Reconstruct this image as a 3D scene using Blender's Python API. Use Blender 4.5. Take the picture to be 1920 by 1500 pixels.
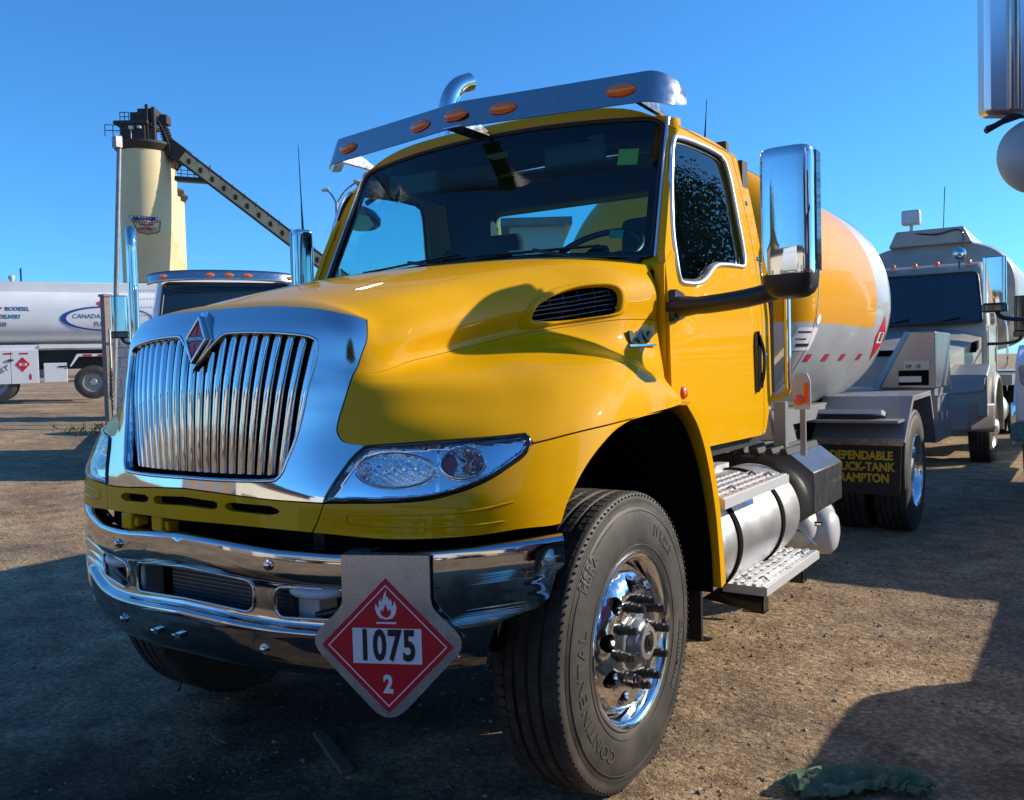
import bpy, bmesh, math, random
from mathutils import Vector, Matrix, noise
from mathutils.geometry import delaunay_2d_cdt
for o in list(bpy.data.objects): bpy.data.objects.remove(o)
SC=bpy.context.scene; COL=SC.collection
rad=math.radians; PI=math.pi
# ------------------------------------------------------------------ camera, sky, sun, exposure
CAM=Vector((2.501,-2.8295,1.4718)); YAW,PIT,ROL=rad(-33.33),rad(-2.114),rad(-1.5035); FPX=1679.65
_f=Vector((math.sin(YAW)*math.cos(PIT),math.cos(YAW)*math.cos(PIT),math.sin(PIT)))
_r=Vector((math.cos(YAW),-math.sin(YAW),0)); _u=_r.cross(_f)
CR=_r*math.cos(ROL)+_u*math.sin(ROL); CU=_u*math.cos(ROL)-_r*math.sin(ROL); CF=_f
cd=bpy.data.cameras.new('camera'); cam=bpy.data.objects.new('camera',cd); COL.objects.link(cam)
cam.matrix_world=Matrix(((CR.x,CU.x,-CF.x,CAM.x),(CR.y,CU.y,-CF.y,CAM.y),(CR.z,CU.z,-CF.z,CAM.z),(0,0,0,1)))
cd.sensor_width=36; cd.sensor_fit='HORIZONTAL'; cd.lens=36*FPX/1920; cd.clip_start=.05; cd.clip_end=3000
SC.camera=cam
SUN_AZ,SUN_EL=rad(44),rad(26.5)          # azimuth from +X towards +Y
W=bpy.data.worlds.new('World'); SC.world=W; W.use_nodes=True
nt=W.node_tree; nt.nodes.clear()
sky=nt.nodes.new('ShaderNodeTexSky'); sky.sky_type='NISHITA'; sky.sun_disc=False
sky.sun_elevation=SUN_EL; sky.sun_rotation=PI/2-SUN_AZ; sky.air_density=1.0; sky.dust_density=.3; sky.ozone_density=4.0; sky.altitude=100
hs=nt.nodes.new('ShaderNodeMix'); hs.data_type='RGBA'; hs.blend_type='MULTIPLY'; hs.inputs[0].default_value=1; hs.inputs[7].default_value=(.25,.57,.83,1)
bg=nt.nodes.new('ShaderNodeBackground'); bg.inputs['Strength'].default_value=.13
wo=nt.nodes.new('ShaderNodeOutputWorld')
nt.links.new(sky.outputs[0],hs.inputs[6]); nt.links.new(hs.outputs[2],bg.inputs[0]); nt.links.new(bg.outputs[0],wo.inputs[0])
sl=bpy.data.lights.new('sun','SUN'); sl.energy=3.5; sl.angle=rad(.53); sl.color=(1,.87,.68)
so=bpy.data.objects.new('sun',sl); COL.objects.link(so)
SD=Vector((math.cos(SUN_EL)*math.cos(SUN_AZ),math.cos(SUN_EL)*math.sin(SUN_AZ),math.sin(SUN_EL)))
so.rotation_euler=SD.to_track_quat('Z','Y').to_euler()
SC.render.engine='CYCLES'
SC.view_settings.view_transform='Standard'; SC.view_settings.look='None'; SC.view_settings.exposure=1.0
SC.render.resolution_x=1024; SC.render.resolution_y=800
try:
    SC.cycles.max_bounces=10; SC.cycles.transparent_max_bounces=16; SC.cycles.glossy_bounces=6
except Exception: pass
def at(px,py,d):                          # a point d metres in front of the lens along the view through a pixel of the photograph
    return CAM+(CF+CR*((px-960)/FPX)-CU*((py-750)/FPX))*d
# ------------------------------------------------------------------ materials
MATS={}
def mat(name,col=(.5,.5,.5),rough=.5,metal=0,coat=0,bump=None,var=None,spec=.5,rvar=None,emis=None,alpha=None,coatr=.03):
    """col linear; bump=(scale,strength); var=(scale,amount,colour2); rvar=(scale,amount)"""
    if name in MATS: return MATS[name]
    m=bpy.data.materials.new(name); m.use_nodes=True; t=m.node_tree; b=t.nodes['Principled BSDF']
    b.inputs['Base Color'].default_value=(*col,1); b.inputs['Roughness'].default_value=rough; b.inputs['Metallic'].default_value=metal
    b.inputs['Coat Weight'].default_value=coat; b.inputs['Coat Roughness'].default_value=coatr; b.inputs['Specular IOR Level'].default_value=spec
    tc=t.nodes.new('ShaderNodeTexCoord')
    def nz(s,d=4):
        n=t.nodes.new('ShaderNodeTexNoise'); n.inputs['Scale'].default_value=s; n.inputs['Detail'].default_value=d
        t.links.new(tc.outputs['Object'],n.inputs['Vector']); return n
    if var:
        n=nz(var[0],6); r=t.nodes.new('ShaderNodeValToRGB'); r.color_ramp.elements[0].position=.5-.5*(1-var[1])*.6; r.color_ramp.elements[1].position=.5+.35
        r.color_ramp.elements[0].color=(*col,1); r.color_ramp.elements[1].color=(*var[2],1)
        t.links.new(n.outputs[0],r.inputs[0]); t.links.new(r.outputs[0],b.inputs['Base Color'])
    if rvar:
        n=nz(rvar[0],5); mp=t.nodes.new('ShaderNodeMapRange'); mp.inputs[1].default_value=.3; mp.inputs[2].default_value=.7
        mp.inputs[3].default_value=rough; mp.inputs[4].default_value=rough+rvar[1]
        t.links.new(n.outputs[0],mp.inputs[0]); t.links.new(mp.outputs[0],b.inputs['Roughness'])
    if bump:
        n=nz(bump[0],6); bp=t.nodes.new('ShaderNodeBump'); bp.inputs['Strength'].default_value=bump[1]; bp.inputs['Distance'].default_value=.01
        t.links.new(n.outputs[0],bp.inputs['Height']); t.links.new(bp.outputs[0],b.inputs['Normal'])
    MATS[name]=m; return m
def glass(name,tint,refl_rough=.0,ior=1.5):
    """one-layer pane: fresnel mix of a tinted see-through and a sharp reflection"""
    m=bpy.data.materials.new(name); m.use_nodes=True; t=m.node_tree; t.nodes.clear()
    ge=t.nodes.new('ShaderNodeNewGeometry'); dt=t.nodes.new('ShaderNodeVectorMath'); dt.operation='DOT_PRODUCT'
    t.links.new(ge.outputs['Normal'],dt.inputs[0]); t.links.new(ge.outputs['Incoming'],dt.inputs[1])
    def mm(op,a,b):
        m_=t.nodes.new('ShaderNodeMath'); m_.operation=op
        for i,q in enumerate((a,b)):
            if isinstance(q,(int,float)): m_.inputs[i].default_value=q
            else: t.links.new(q,m_.inputs[i])
        return m_.outputs[0]
    ab=mm('ABSOLUTE',dt.outputs['Value'],0); r0=((ior-1)/(ior+1))**2*1.6
    fr=t.nodes.new('ShaderNodeMath'); fr.operation='ADD'; fr.inputs[1].default_value=r0; t.links.new(mm('MULTIPLY',mm('POWER',mm('SUBTRACT',1,ab),5),1-r0),fr.inputs[0])
    tr=t.nodes.new('ShaderNodeBsdfTransparent'); tr.inputs[0].default_value=(*tint,1)
    gl=t.nodes.new('ShaderNodeBsdfGlossy'); gl.inputs['Roughness'].default_value=refl_rough
    mx=t.nodes.new('ShaderNodeMixShader'); o=t.nodes.new('ShaderNodeOutputMaterial')
    t.links.new(fr.outputs[0],mx.inputs[0]); t.links.new(tr.outputs[0],mx.inputs[1]); t.links.new(gl.outputs[0],mx.inputs[2]); t.links.new(mx.outputs[0],o.inputs[0])
    MATS[name]=m; return m
YEL=mat('yellow_paint',(.64,.325,.0),.45,coat=.4,coatr=.02,rvar=(14,.1),spec=.03)
CHR=mat('chrome',(.64,.66,.68),.025,1,rvar=(6,.03),bump=(5,.012))
CHL=mat('lamp_reflector',(.92,.93,.94),.05,1)
CHB=mat('bumper_chrome',(.50,.50,.51),.03,1,rvar=(9,.05),bump=(6,.015))
STL=mat('stainless_steel',(.46,.46,.47),.16,1,rvar=(30,.12))
ALU=mat('polished_aluminium',(.86,.86,.86),.07,1,rvar=(20,.08))
BRA=mat('brushed_aluminium',(.90,.91,.92),.30,.92,rvar=(7,.06))
GAL=mat('grip_aluminium',(.50,.51,.52),.5,.35,bump=(60,.1))
BLK=mat('black_plastic',(.012,.012,.013),.42,bump=(220,.05))
GBK=mat('gloss_black',(.008,.008,.009),.12,coat=.6)
MBK=mat('matt_black',(.003,.003,.0035),.9,spec=.1)
CHA=mat('chassis_black',(.012,.012,.012),.5,var=(18,.5,(.03,.026,.022)))
RUB=mat('tyre_rubber',(.018,.0175,.0175),.62,bump=(90,.12),var=(7,.6,(.075,.064,.054)))
TRD=mat('tyre_tread',(.022,.020,.019),.8,bump=(70,.3),var=(16,.5,(.085,.066,.05)))
LET=mat('tyre_lettering',(.055,.056,.058),.5)
RED=mat('sign_red',(.55,.004,.02),.4)
WHT=mat('sign_white',(.74,.75,.77),.45)
INK=mat('ink_black',(.012,.012,.014),.5)
AMB=mat('amber_lens',(.75,.16,.006),.15,coat=1)
ORA=mat('orange_lens',(.85,.10,.01),.2,coat=1)
GRY=mat('truck_grey',(.22,.22,.23),.4,coat=.4,rvar=(10,.15))
LGR=mat('light_grey_paint',(.50,.51,.52),.4,coat=.3,var=(8,.5,(.42,.42,.42)))
TNK=mat('tank_silver',(.50,.51,.53),.30,.55,coat=.5,coatr=.1,rvar=(5,.12))
WPT=mat('white_paint',(.74,.75,.76),.35,coat=.7)
INT=mat('cab_interior',(.022,.025,.028),.7)
SEA=mat('seat_cloth',(.035,.038,.042),.9)
LIN=mat('light_trim',(.45,.46,.45),.6)
WSG=glass('windshield_glass',(.42,.86,.92))
DRG=glass('door_glass',(.62,.82,.80))
LNS=glass('lamp_lens',(.93,.95,.97))
DKG=mat('dark_glazing',(.008,.014,.018),.03,coat=1,spec=.8)
# ------------------------------------------------------------------ mesh tools
class MB:
    def __init__(s): s.v=[];s.f=[];s.n={};s.mi=[];s.m=0
    def add(s,vs,fs,ns=None):
        b=len(s.v); s.v+= [tuple(p) for p in vs]
        for f in fs: s.f.append([b+i for i in f]); s.mi.append(s.m)
        if ns:
            for i,n in enumerate(ns):
                if n is not None: s.n[b+i]=tuple(n)
        return s
    def box(s,x0,x1,y0,y1,z0,z1):
        return s.add([(x,y,z) for x in (x0,x1) for y in (y0,y1) for z in (z0,z1)],[(0,1,3,2),(4,6,7,5),(0,4,5,1),(2,3,7,6),(0,2,6,4),(1,5,7,3)])
    def obox(s,c,hx,hy,hz,mtx=None):
        mtx=mtx or Matrix.Identity(3); c=Vector(c)
        return s.add([c+mtx@Vector((a*hx,b*hy,d*hz)) for a in (-1,1) for b in (-1,1) for d in (-1,1)],[(0,1,3,2),(4,6,7,5),(0,4,5,1),(2,3,7,6),(0,2,6,4),(1,5,7,3)])
    def tube(s,path,r,n=12,closed=False,cap=True):
        path=[Vector(p) for p in path]; N=len(path); rs=r if isinstance(r,(list,tuple)) else [r]*N
        vs=[];fs=[];prev=None
        for i,p in enumerate(path):
            a=path[(i-1)%N] if (closed or i>0) else p; b=path[(i+1)%N] if (closed or i<N-1) else p
            t=(b-a).normalized() if (b-a).length>1e-9 else Vector((0,0,1))
            if prev is None:
                x=t.orthogonal().normalized()
            else:
                x=(prev-t*prev.dot(t)); x=x.normalized() if x.length>1e-6 else t.orthogonal().normalized()
            prev=x; y=t.cross(x)
            for k in range(n):
                q=2*PI*k/n; vs.append(p+(x*math.cos(q)+y*math.sin(q))*rs[i])
        M=N if closed else N-1
        for i in range(M):
            for k in range(n):
                fs.append((i*n+k,i*n+(k+1)%n,((i+1)%N)*n+(k+1)%n,((i+1)%N)*n+k))
        if cap and not closed: fs+= [tuple(range(n-1,-1,-1)),tuple(range((N-1)*n,N*n))]
        return s.add(vs,fs)
    def lathe(s,prof,axis='x',c=(0,0,0),n=48,a0=0,a1=2*PI):
        """prof: (radius, height along axis)"""
        full=abs(a1-a0-2*PI)<1e-6; K=n if full else n+1; vs=[];fs=[];c=Vector(c)
        for k in range(K):
            a=a0+(a1-a0)*k/n; ca,sa=math.cos(a),math.sin(a)
            for r,h in prof:
                vs.append(c+Vector({'x':(h,r*ca,r*sa),'y':(r*sa,h,r*ca),'z':(r*ca,r*sa,h)}[axis]))
        L=len(prof)
        for k in range(n):
            k2=(k+1)%K
            for j in range(L-1): fs.append((k*L+j,k*L+j+1,k2*L+j+1,k2*L+j))
        return s.add(vs,fs)
    def cyl(s,a,b,r,n=20,r2=None): return s.tube([a,b],[r,r if r2 is None else r2],n)
    def prism(s,poly,axis,a,b):
        """extrude a 2D outline along an axis; poly gives the other two coordinates in order"""
        def P(q,h): return {'x':(h,q[0],q[1]),'y':(q[0],h,q[1]),'z':(q[0],q[1],h)}[axis]
        n=len(poly); vs=[P(q,a) for q in poly]+[P(q,b) for q in poly]
        return s.add(vs,[tuple(range(n)),tuple(range(2*n-1,n-1,-1))]+[(i,i+n,(i+1)%n+n,(i+1)%n) for i in range(n)])
    def grid(s,fn,nu,nv,u0=0,u1=1,v0=0,v1=1,closed=False):
        vs=[fn(u0+(u1-u0)*i/nu,v0+(v1-v0)*j/nv) for i in range(nu+1) for j in range(nv+1)]
        return s.add(vs,[(i*(nv+1)+j,(i+1)*(nv+1)+j,(i+1)*(nv+1)+j+1,i*(nv+1)+j+1) for i in range(nu) for j in range(nv)])
    def mirror(s,start=0,nf=0):
        b=len(s.v); k=b-start
        for i in range(start,b):
            p=s.v[i]; s.v.append((-p[0],p[1],p[2]))
            if i in s.n: q=s.n[i]; s.n[i+k]=(-q[0],q[1],q[2])
        for f,m in zip(list(s.f[nf:]),list(s.mi[nf:])):
            s.f.append([i+k for i in reversed(f)]); s.mi.append(m)
        return s
    def xf(s,M,start=0):
        for i in range(start,len(s.v)): s.v[i]=tuple(M@Vector(s.v[i]))
        return s
    def build(s,name,mats,parent=None,smooth=35,bevel=0,seg=2,recalc=True,solid=0,weld=0):
        if s.n:
            for f in s.f:
                if f[0] in s.n and f[1] in s.n and f[2] in s.n:
                    a,b,c=(Vector(s.v[f[k]]) for k in (0,1,2))
                    if (b-a).cross(c-a).dot(Vector(s.n[f[0]])+Vector(s.n[f[1]])+Vector(s.n[f[2]]))<0: f.reverse()
        me=bpy.data.meshes.new(name); me.from_pydata(s.v,[],s.f)
        if not isinstance(mats,(list,tuple)): mats=[mats]
        for m in mats: me.materials.append(m)
        for p,i in zip(me.polygons,s.mi): p.material_index=i
        if recalc and not s.n:
            bm=bmesh.new(); bm.from_mesh(me)
            if weld: bmesh.ops.remove_doubles(bm,verts=bm.verts,dist=weld)
            bmesh.ops.recalc_face_normals(bm,faces=bm.faces); bm.to_mesh(me); bm.free()
        if smooth:
            me.polygons.foreach_set('use_smooth',[True]*len(me.polygons))
            if not s.n: me.set_sharp_from_angle(angle=rad(smooth))
        if s.n: me.normals_split_custom_set_from_vertices([s.n.get(i,(0,0,0)) for i in range(len(me.vertices))])
        o=bpy.data.objects.new(name,me); COL.objects.link(o)
        if parent: o.parent=parent
        if bevel:
            b=o.modifiers.new('bevel','BEVEL'); b.width=bevel; b.segments=seg; b.limit_method='ANGLE'; b.angle_limit=rad(32); b.harden_normals=False
        if solid:
            q=o.modifiers.new('solid','SOLIDIFY'); q.thickness=solid; q.offset=-1
        return o
def flipx(mb):
    q=MB(); q.v=[(-a,b,c) for a,b,c in mb.v]; q.f=[list(reversed(f)) for f in mb.f]; q.mi=list(mb.mi); q.n={k:(-v[0],v[1],v[2]) for k,v in mb.n.items()}; return q
def pair(mb,name,mats,parent=None,**k):
    """a right-hand part and its mirror image, each an object of its own"""
    ps=parent if isinstance(parent,(list,tuple)) else (parent,parent)
    return [mb.build(name,mats,ps[0],**k),flipx(mb).build(name,mats,ps[1],**k)]
def thing(name,label,cat,loc=(0,0,0),rotz=0,group=None):
    o=bpy.data.objects.new(name,None); COL.objects.link(o); o.empty_display_size=.2
    o.location=loc; o.rotation_euler=(0,0,rotz); o['label']=label; o['category']=cat
    if group: o['group']=group
    return o
def tag(o,label,cat,group=None):
    o['label']=label; o['category']=cat
    if group: o['group']=group
    return o
def kids(o): return [c for c in bpy.data.objects if c.parent==o]
def dup(root,loc,rotz,label=None):
    def cp(o,par):
        c=o.copy(); COL.objects.link(c)
        if par: c.parent=par
        for k in kids(o): cp(k,c)
        return c
    r=cp(root,None); r.location=loc; r.rotation_euler=(0,0,rotz)
    if label: r['label']=label
    return r
def spl(pts,n=6):
    """Catmull-Rom through the points"""
    P=[tuple(p) for p in pts]; d=len(P[0]); out=[]
    for i in range(len(P)-1):
        p1,p2=P[i],P[i+1]; p0=P[i-1] if i else tuple(2*a-b for a,b in zip(p1,p2)); p3=P[i+2] if i+2<len(P) else tuple(2*b-a for a,b in zip(p1,p2))
        for k in range(n):
            t=k/n; out.append(tuple(_cr(p0[j],p1[j],p2[j],p3[j],t) for j in range(d)))
    out.append(P[-1]); return out
def inside(p,poly):
    x,y=p; c=False; j=len(poly)-1
    for i in range(len(poly)):
        xi,yi=poly[i]; xj,yj=poly[j]
        if (yi>y)!=(yj>y) and x<(xj-xi)*(y-yi)/(yj-yi)+xi: c=not c
        j=i
    return c
def segd(p,poly,su,sv):
    m=1e9
    for i in range(len(poly)):
        a=poly[i-1]; b=poly[i]; ax,ay,bx,by=a[0]/su,a[1]/sv,b[0]/su,b[1]/sv; px,py=p[0]/su,p[1]/sv
        dx,dy=bx-ax,by-ay; L=dx*dx+dy*dy; t=max(0,min(1,((px-ax)*dx+(py-ay)*dy)/L)) if L>0 else 0
        m=min(m,(px-ax-t*dx)**2+(py-ay-t*dy)**2)
    return m**.5
def dense(poly,su,sv):
    out=[]
    for i in range(len(poly)):
        a=poly[i]; b=poly[(i+1)%len(poly)]; L=math.hypot((b[0]-a[0])/su,(b[1]-a[1])/sv); n=max(1,int(math.ceil(L)))
        if L<1e-4: continue
        for k in range(n): out.append((a[0]+(b[0]-a[0])*k/n,a[1]+(b[1]-a[1])*k/n))
    return out
def panel(mb,outline,fn,su,sv,holes=(),t=.02,center=Vector((0,.3,1.2)),nfix=None,mirror=True,rim=True):
    """triangulated patch of surface fn(u,v) inside outline minus holes, with turned-in edges of depth t"""
    outs=[dense(outline,su,sv)]+[dense(h,su,sv) for h in holes]
    vs=[];es=[]
    for o in outs:
        b=len(vs); vs+=o; es+=[(b+i,b+(i+1)%len(o)) for i in range(len(o))]
    u0=min(p[0] for p in outs[0]);u1=max(p[0] for p in outs[0]);v0=min(p[1] for p in outs[0]);v1=max(p[1] for p in outs[0])
    i=0; 
    for a in range(int((u1-u0)/su)+2):
        for b in range(int((v1-v0)/sv)+2):
            q=(u0+su*(a+(.5 if b%2 else 0)),v0+sv*b)
            if inside(q,outs[0]) and not any(inside(q,h) for h in outs[1:]) and all(segd(q,h,su,sv)>.55 for h in outs): vs.append(q)
    R=delaunay_2d_cdt([Vector(p) for p in vs],es,[],0,1e-6)
    V2,F=R[0],R[2]; fs_=[]
    for f in F:
        c=(sum(V2[k].x for k in f)/len(f),sum(V2[k].y for k in f)/len(f))
        if inside(c,outs[0]) and not any(inside(c,h) for h in outs[1:]): fs_.append(list(f))
    def nrm(u,v):
        e=.004; a=Vector(fn(u+e,v))-Vector(fn(u-e,v)); b=Vector(fn(u,v+e))-Vector(fn(u,v-e)); n=a.cross(b)
        return n.normalized() if n.length>1e-12 else Vector((0,0,1))
    P=[Vector(fn(q.x,q.y)) for q in V2]; N=[nrm(q.x,q.y) for q in V2]
    if sum(n.dot(p-center) for n,p in zip(N,P))<0: N=[-n for n in N]
    if nfix: N2=[nfix(q.x,q.y,n) for q,n in zip(V2,N)]
    else: N2=N
    st=len(mb.v); sf=len(mb.f)
    for f in fs_:
        if (P[f[1]]-P[f[0]]).cross(P[f[2]]-P[f[0]]).dot(N[f[0]])<0: f.reverse()
    mb.add(P,fs_,N2)
    if rim and t:
        cnt={}
        for f in fs_:
            for k in range(len(f)):
                a,b=f[k],f[(k+1)%len(f)]; cnt[(a,b)]=cnt.get((a,b),0)+1
        for (a,b) in cnt:
            if (b,a) in cnt: continue
            if abs(P[a].x)<1e-4 and abs(P[b].x)<1e-4: continue
            mb.add([P[b],P[a],P[a]-N[a]*t,P[b]-N[b]*t],[(0,1,2,3)])
    if mirror: mb.mirror(st,sf)
    return mb
def text(s,size,mats,ext=.001,bold=0,sx=1,align='CENTER',sp=1.0):
    """lettering as plain mesh data in its own XY plane: (verts, faces)"""
    c=bpy.data.curves.new('t','FONT'); c.body=s; c.size=size; c.extrude=ext; c.offset=bold; c.align_x=align; c.align_y='CENTER'; c.space_character=sp; c.resolution_u=3
    o=bpy.data.objects.new('t',c); COL.objects.link(o); dg=bpy.context.evaluated_depsgraph_get()
    me=bpy.data.meshes.new_from_object(o.evaluated_get(dg)); vs=[(v.co.x*sx,v.co.y,v.co.z) for v in me.vertices]; fs_=[tuple(p.vertices) for p in me.polygons]
    bpy.data.objects.remove(o); bpy.data.curves.remove(c); bpy.data.meshes.remove(me); return vs,fs_
def put(mb,tx,o,ex,ey,ez):
    o,ex,ey,ez=Vector(o),Vector(ex),Vector(ey),Vector(ez)
    return mb.add([o+ex*a+ey*b+ez*c for a,b,c in tx[0]],tx[1])
def sstep(a,b,x):
    t=max(0,min(1,(x-a)/(b-a))); return t*t*(3-2*t)
def lerp_tab(T,x):
    if x<=T[0][0]: return T[0][1]
    for (a,p),(b,q) in zip(T,T[1:]):
        if x<=b: return p+(q-p)*(x-a)/(b-a)
    return T[-1][1]
# right-half control net of the front shell: ribs (centre front -> cowl) x levels (bottom -> shoulder)
NET=[
[(0, -1.0, 1.0), (0, -0.99, 1.11), (0, -0.967, 1.27), (0, -0.952, 1.36), (0, -0.943, 1.42), (0, -0.936, 1.46), (0, -0.928, 1.5), (0, -0.901, 1.6), (0, -0.855, 1.69)],
[(0.25, -0.985, 1.0), (0.25, -0.975, 1.11), (0.25, -0.951, 1.27), (0.25, -0.936, 1.36), (0.25, -0.927, 1.42), (0.25, -0.919, 1.46), (0.25, -0.911, 1.5), (0.25, -0.886, 1.6), (0.25, -0.845, 1.688)],
[(0.46, -0.945, 0.992), (0.46, -0.93, 1.11), (0.45, -0.9, 1.27), (0.45, -0.886, 1.36), (0.45, -0.877, 1.42), (0.45, -0.868, 1.46), (0.45, -0.86, 1.5), (0.45, -0.837, 1.6), (0.43, -0.81, 1.673)],
[(0.605, -0.905, 0.985), (0.6, -0.89, 1.11), (0.58, -0.845, 1.27), (0.57, -0.826, 1.36), (0.565, -0.817, 1.42), (0.56, -0.811, 1.46), (0.56, -0.801, 1.5), (0.56, -0.785, 1.592), (0.54, -0.765, 1.648)],
[(0.77, -0.855, 0.975), (0.76, -0.84, 1.11), (0.725, -0.785, 1.27), (0.7, -0.745, 1.36), (0.68, -0.73, 1.42), (0.655, -0.72, 1.45), (0.63, -0.71, 1.483), (0.62, -0.69, 1.562), (0.605, -0.68, 1.622)],
[(0.925, -0.78, 0.97), (0.915, -0.765, 1.11), (0.88, -0.705, 1.27), (0.83, -0.64, 1.36), (0.79, -0.61, 1.425), (0.73, -0.59, 1.463), (0.655, -0.58, 1.5), (0.655, -0.57, 1.585), (0.64, -0.56, 1.655)],
[(1.05, -0.68, 0.97), (1.04, -0.665, 1.11), (1.01, -0.61, 1.268), (0.96, -0.52, 1.37), (0.9, -0.47, 1.435), (0.8, -0.44, 1.48), (0.675, -0.42, 1.527), (0.685, -0.41, 1.612), (0.67, -0.41, 1.692)],
[(1.135, -0.56, 0.975), (1.128, -0.54, 1.112), (1.115, -0.475, 1.27), (1.08, -0.38, 1.38), (1.01, -0.32, 1.453), (0.88, -0.28, 1.505), (0.7, -0.26, 1.556), (0.712, -0.26, 1.642), (0.7, -0.26, 1.728)],
[(1.185, -0.4, 1.0), (1.18, -0.38, 1.13), (1.178, -0.3, 1.276), (1.15, -0.18, 1.39), (1.085, -0.12, 1.474), (0.94, -0.1, 1.526), (0.758, -0.1, 1.588), (0.768, -0.1, 1.678), (0.748, -0.1, 1.768)],
[(1.19, -0.2, 1.0), (1.19, -0.1, 1.15), (1.187, 0, 1.29), (1.165, 0.04, 1.385), (1.1, 0.07, 1.475), (0.95, 0.08, 1.535), (0.84, 0.08, 1.615), (0.845, 0.08, 1.708), (0.815, 0.08, 1.805)],
[(1.19, 0.3, 1.0), (1.19, 0.3, 1.15), (1.187, 0.32, 1.315), (1.17, 0.3, 1.365), (1.11, 0.28, 1.425), (0.99, 0.29, 1.528), (0.95, 0.3, 1.645), (0.945, 0.3, 1.745), (0.905, 0.3, 1.845)],
[(1.03, 0.56, 1.0), (1.025, 0.56, 1.15), (1.02, 0.56, 1.3), (1.02, 0.56, 1.37), (1.015, 0.56, 1.44), (1.0, 0.565, 1.54), (0.99, 0.565, 1.65), (0.992, 0.565, 1.765), (0.958, 0.565, 1.876)]]
def _cr(p0,p1,p2,p3,t):
    return .5*((2*p1)+(p2-p0)*t+(2*p0-5*p1+4*p2-p3)*t*t+(3*p1-p0-3*p2+p3)*t*t*t)
def fs(u,v):
    nu,nv=len(NET),len(NET[0])
    u=min(max(u,0),nu-1.0001);v=min(max(v,0),nv-1.0001)
    i,j=int(u),int(v);s,t=u-i,v-j
    def P(a,b):
        if b<0: q=P(a,0);r=P(a,1);return [2*q[k]-r[k] for k in range(3)]
        if b>=nv: q=P(a,nv-1);r=P(a,nv-2);return [2*q[k]-r[k] for k in range(3)]
        if a<0: q=NET[-a][b];return [-q[0],q[1],q[2]]
        if a>=nu: q=NET[nu-1][b];r=NET[nu-2][b];return [2*q[k]-r[k] for k in range(3)]
        return NET[a][b]
    out=[]
    R=[[P(a,b) for b in range(j-1,j+3)] for a in range(i-1,i+3)]
    for k in range(3):
        c=[_cr(R[a][0][k],R[a][1][k],R[a][2][k],R[a][3][k],t) for a in range(4)]
        out.append(_cr(c[0],c[1],c[2],c[3],s))
    return out
L={'chrome_side': [(3.521, 7.615), (3.471, 6.833), (3.347, 6.258), (3.182, 4.958), (2.988, 3.353), (2.854, 2.485), (2.839, 2.153), (2.959, 1.94), (3.135, 1.871), (3.415, 1.837)], 'lamp_in': [(2.632, 0.793), (2.821, 1.1), (3.042, 1.399), (3.233, 1.624), (3.45, 1.806)], 'chrome_bot': [(2.539, 0.778), (1.663, 0.806), (1.053, 0.875), (0.518, 0.936), (0.034, 0.982)], 'grille': [(0.0, 6.17), (0.381, 6.941), (0.545, 7.069), (1.192, 7.019), (1.879, 6.854), (2.098, 6.75), (2.185, 6.505), (2.13, 5.185), (1.982, 2.379), (1.734, 1.396), (1.641, 1.254), (1.483, 1.202), (0.748, 1.185), (0.016, 1.242)], 'lamp': [(4.038, 1.841), (5.057, 1.907), (5.949, 1.971), (6.39, 2.004), (6.481, 1.952), (6.501, 1.803), (6.409, 1.634), (6.108, 1.446), (5.655, 1.211), (5.079, 1.011), (4.525, 0.888), (3.671, 0.826)], 'fseam': [(6.551, 1.81), (7.651, 1.974), (8.874, 2.029), (10.091, 1.998)], 'arch': [(10.089, 1.831), (9.432, 2.062), (8.868, 2.077), (8.39, 1.904), (8.102, 1.627), (7.825, 1.27), (7.588, 0.894), (7.375, 0.54), (7.262, 0.249)], 'bot': [(6.427, 0.201), (5.537, 0.128), (4.601, 0.064), (3.665, 0.0), (2.395, 0.0)], 'valseam': [(2.606, 0.767), (2.504, 0.338), (2.395, 0.0)], 'b1': [(4.004, 1.415), (3.257, 1.345), (3.943, 1.723)], 'b2': [(5.24, 1.522), (4.806, 1.493), (5.234, 1.801)], 'shd': [(4.955, 1.473)], 'slots': [(1.668, 0.685), (0.888, 0.793), (0.682, 0.83), (0.0, 1.028), (1.226, 0.512), (1.215, 0.899)], 'vent': [(8.179, 6.614), (8.274, 6.965), (8.631, 7.261), (9.184, 7.441), (9.68, 7.378), (9.943, 7.261), (10.018, 6.969), (9.989, 6.423), (9.883, 6.214), (9.081, 6.266), (8.4, 6.398)], 'ventlip': [(7.962, 6.084), (7.966, 6.604), (8.142, 7.164), (8.682, 7.561), (9.344, 7.657), (9.92, 7.545), (10.202, 7.409), (10.24, 7.091), (10.145, 6.326), (10.047, 6.111), (9.44, 6.141), (8.658, 6.113)], 'mv': [(10.224, 5.565), (10.848, 5.554), (10.168, 5.258)], 'sseam': [(3.182, 4.958), (4.685, 6.079), (6.9, 6.023), (8.163, 6.066), (10.034, 5.967)]}
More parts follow.
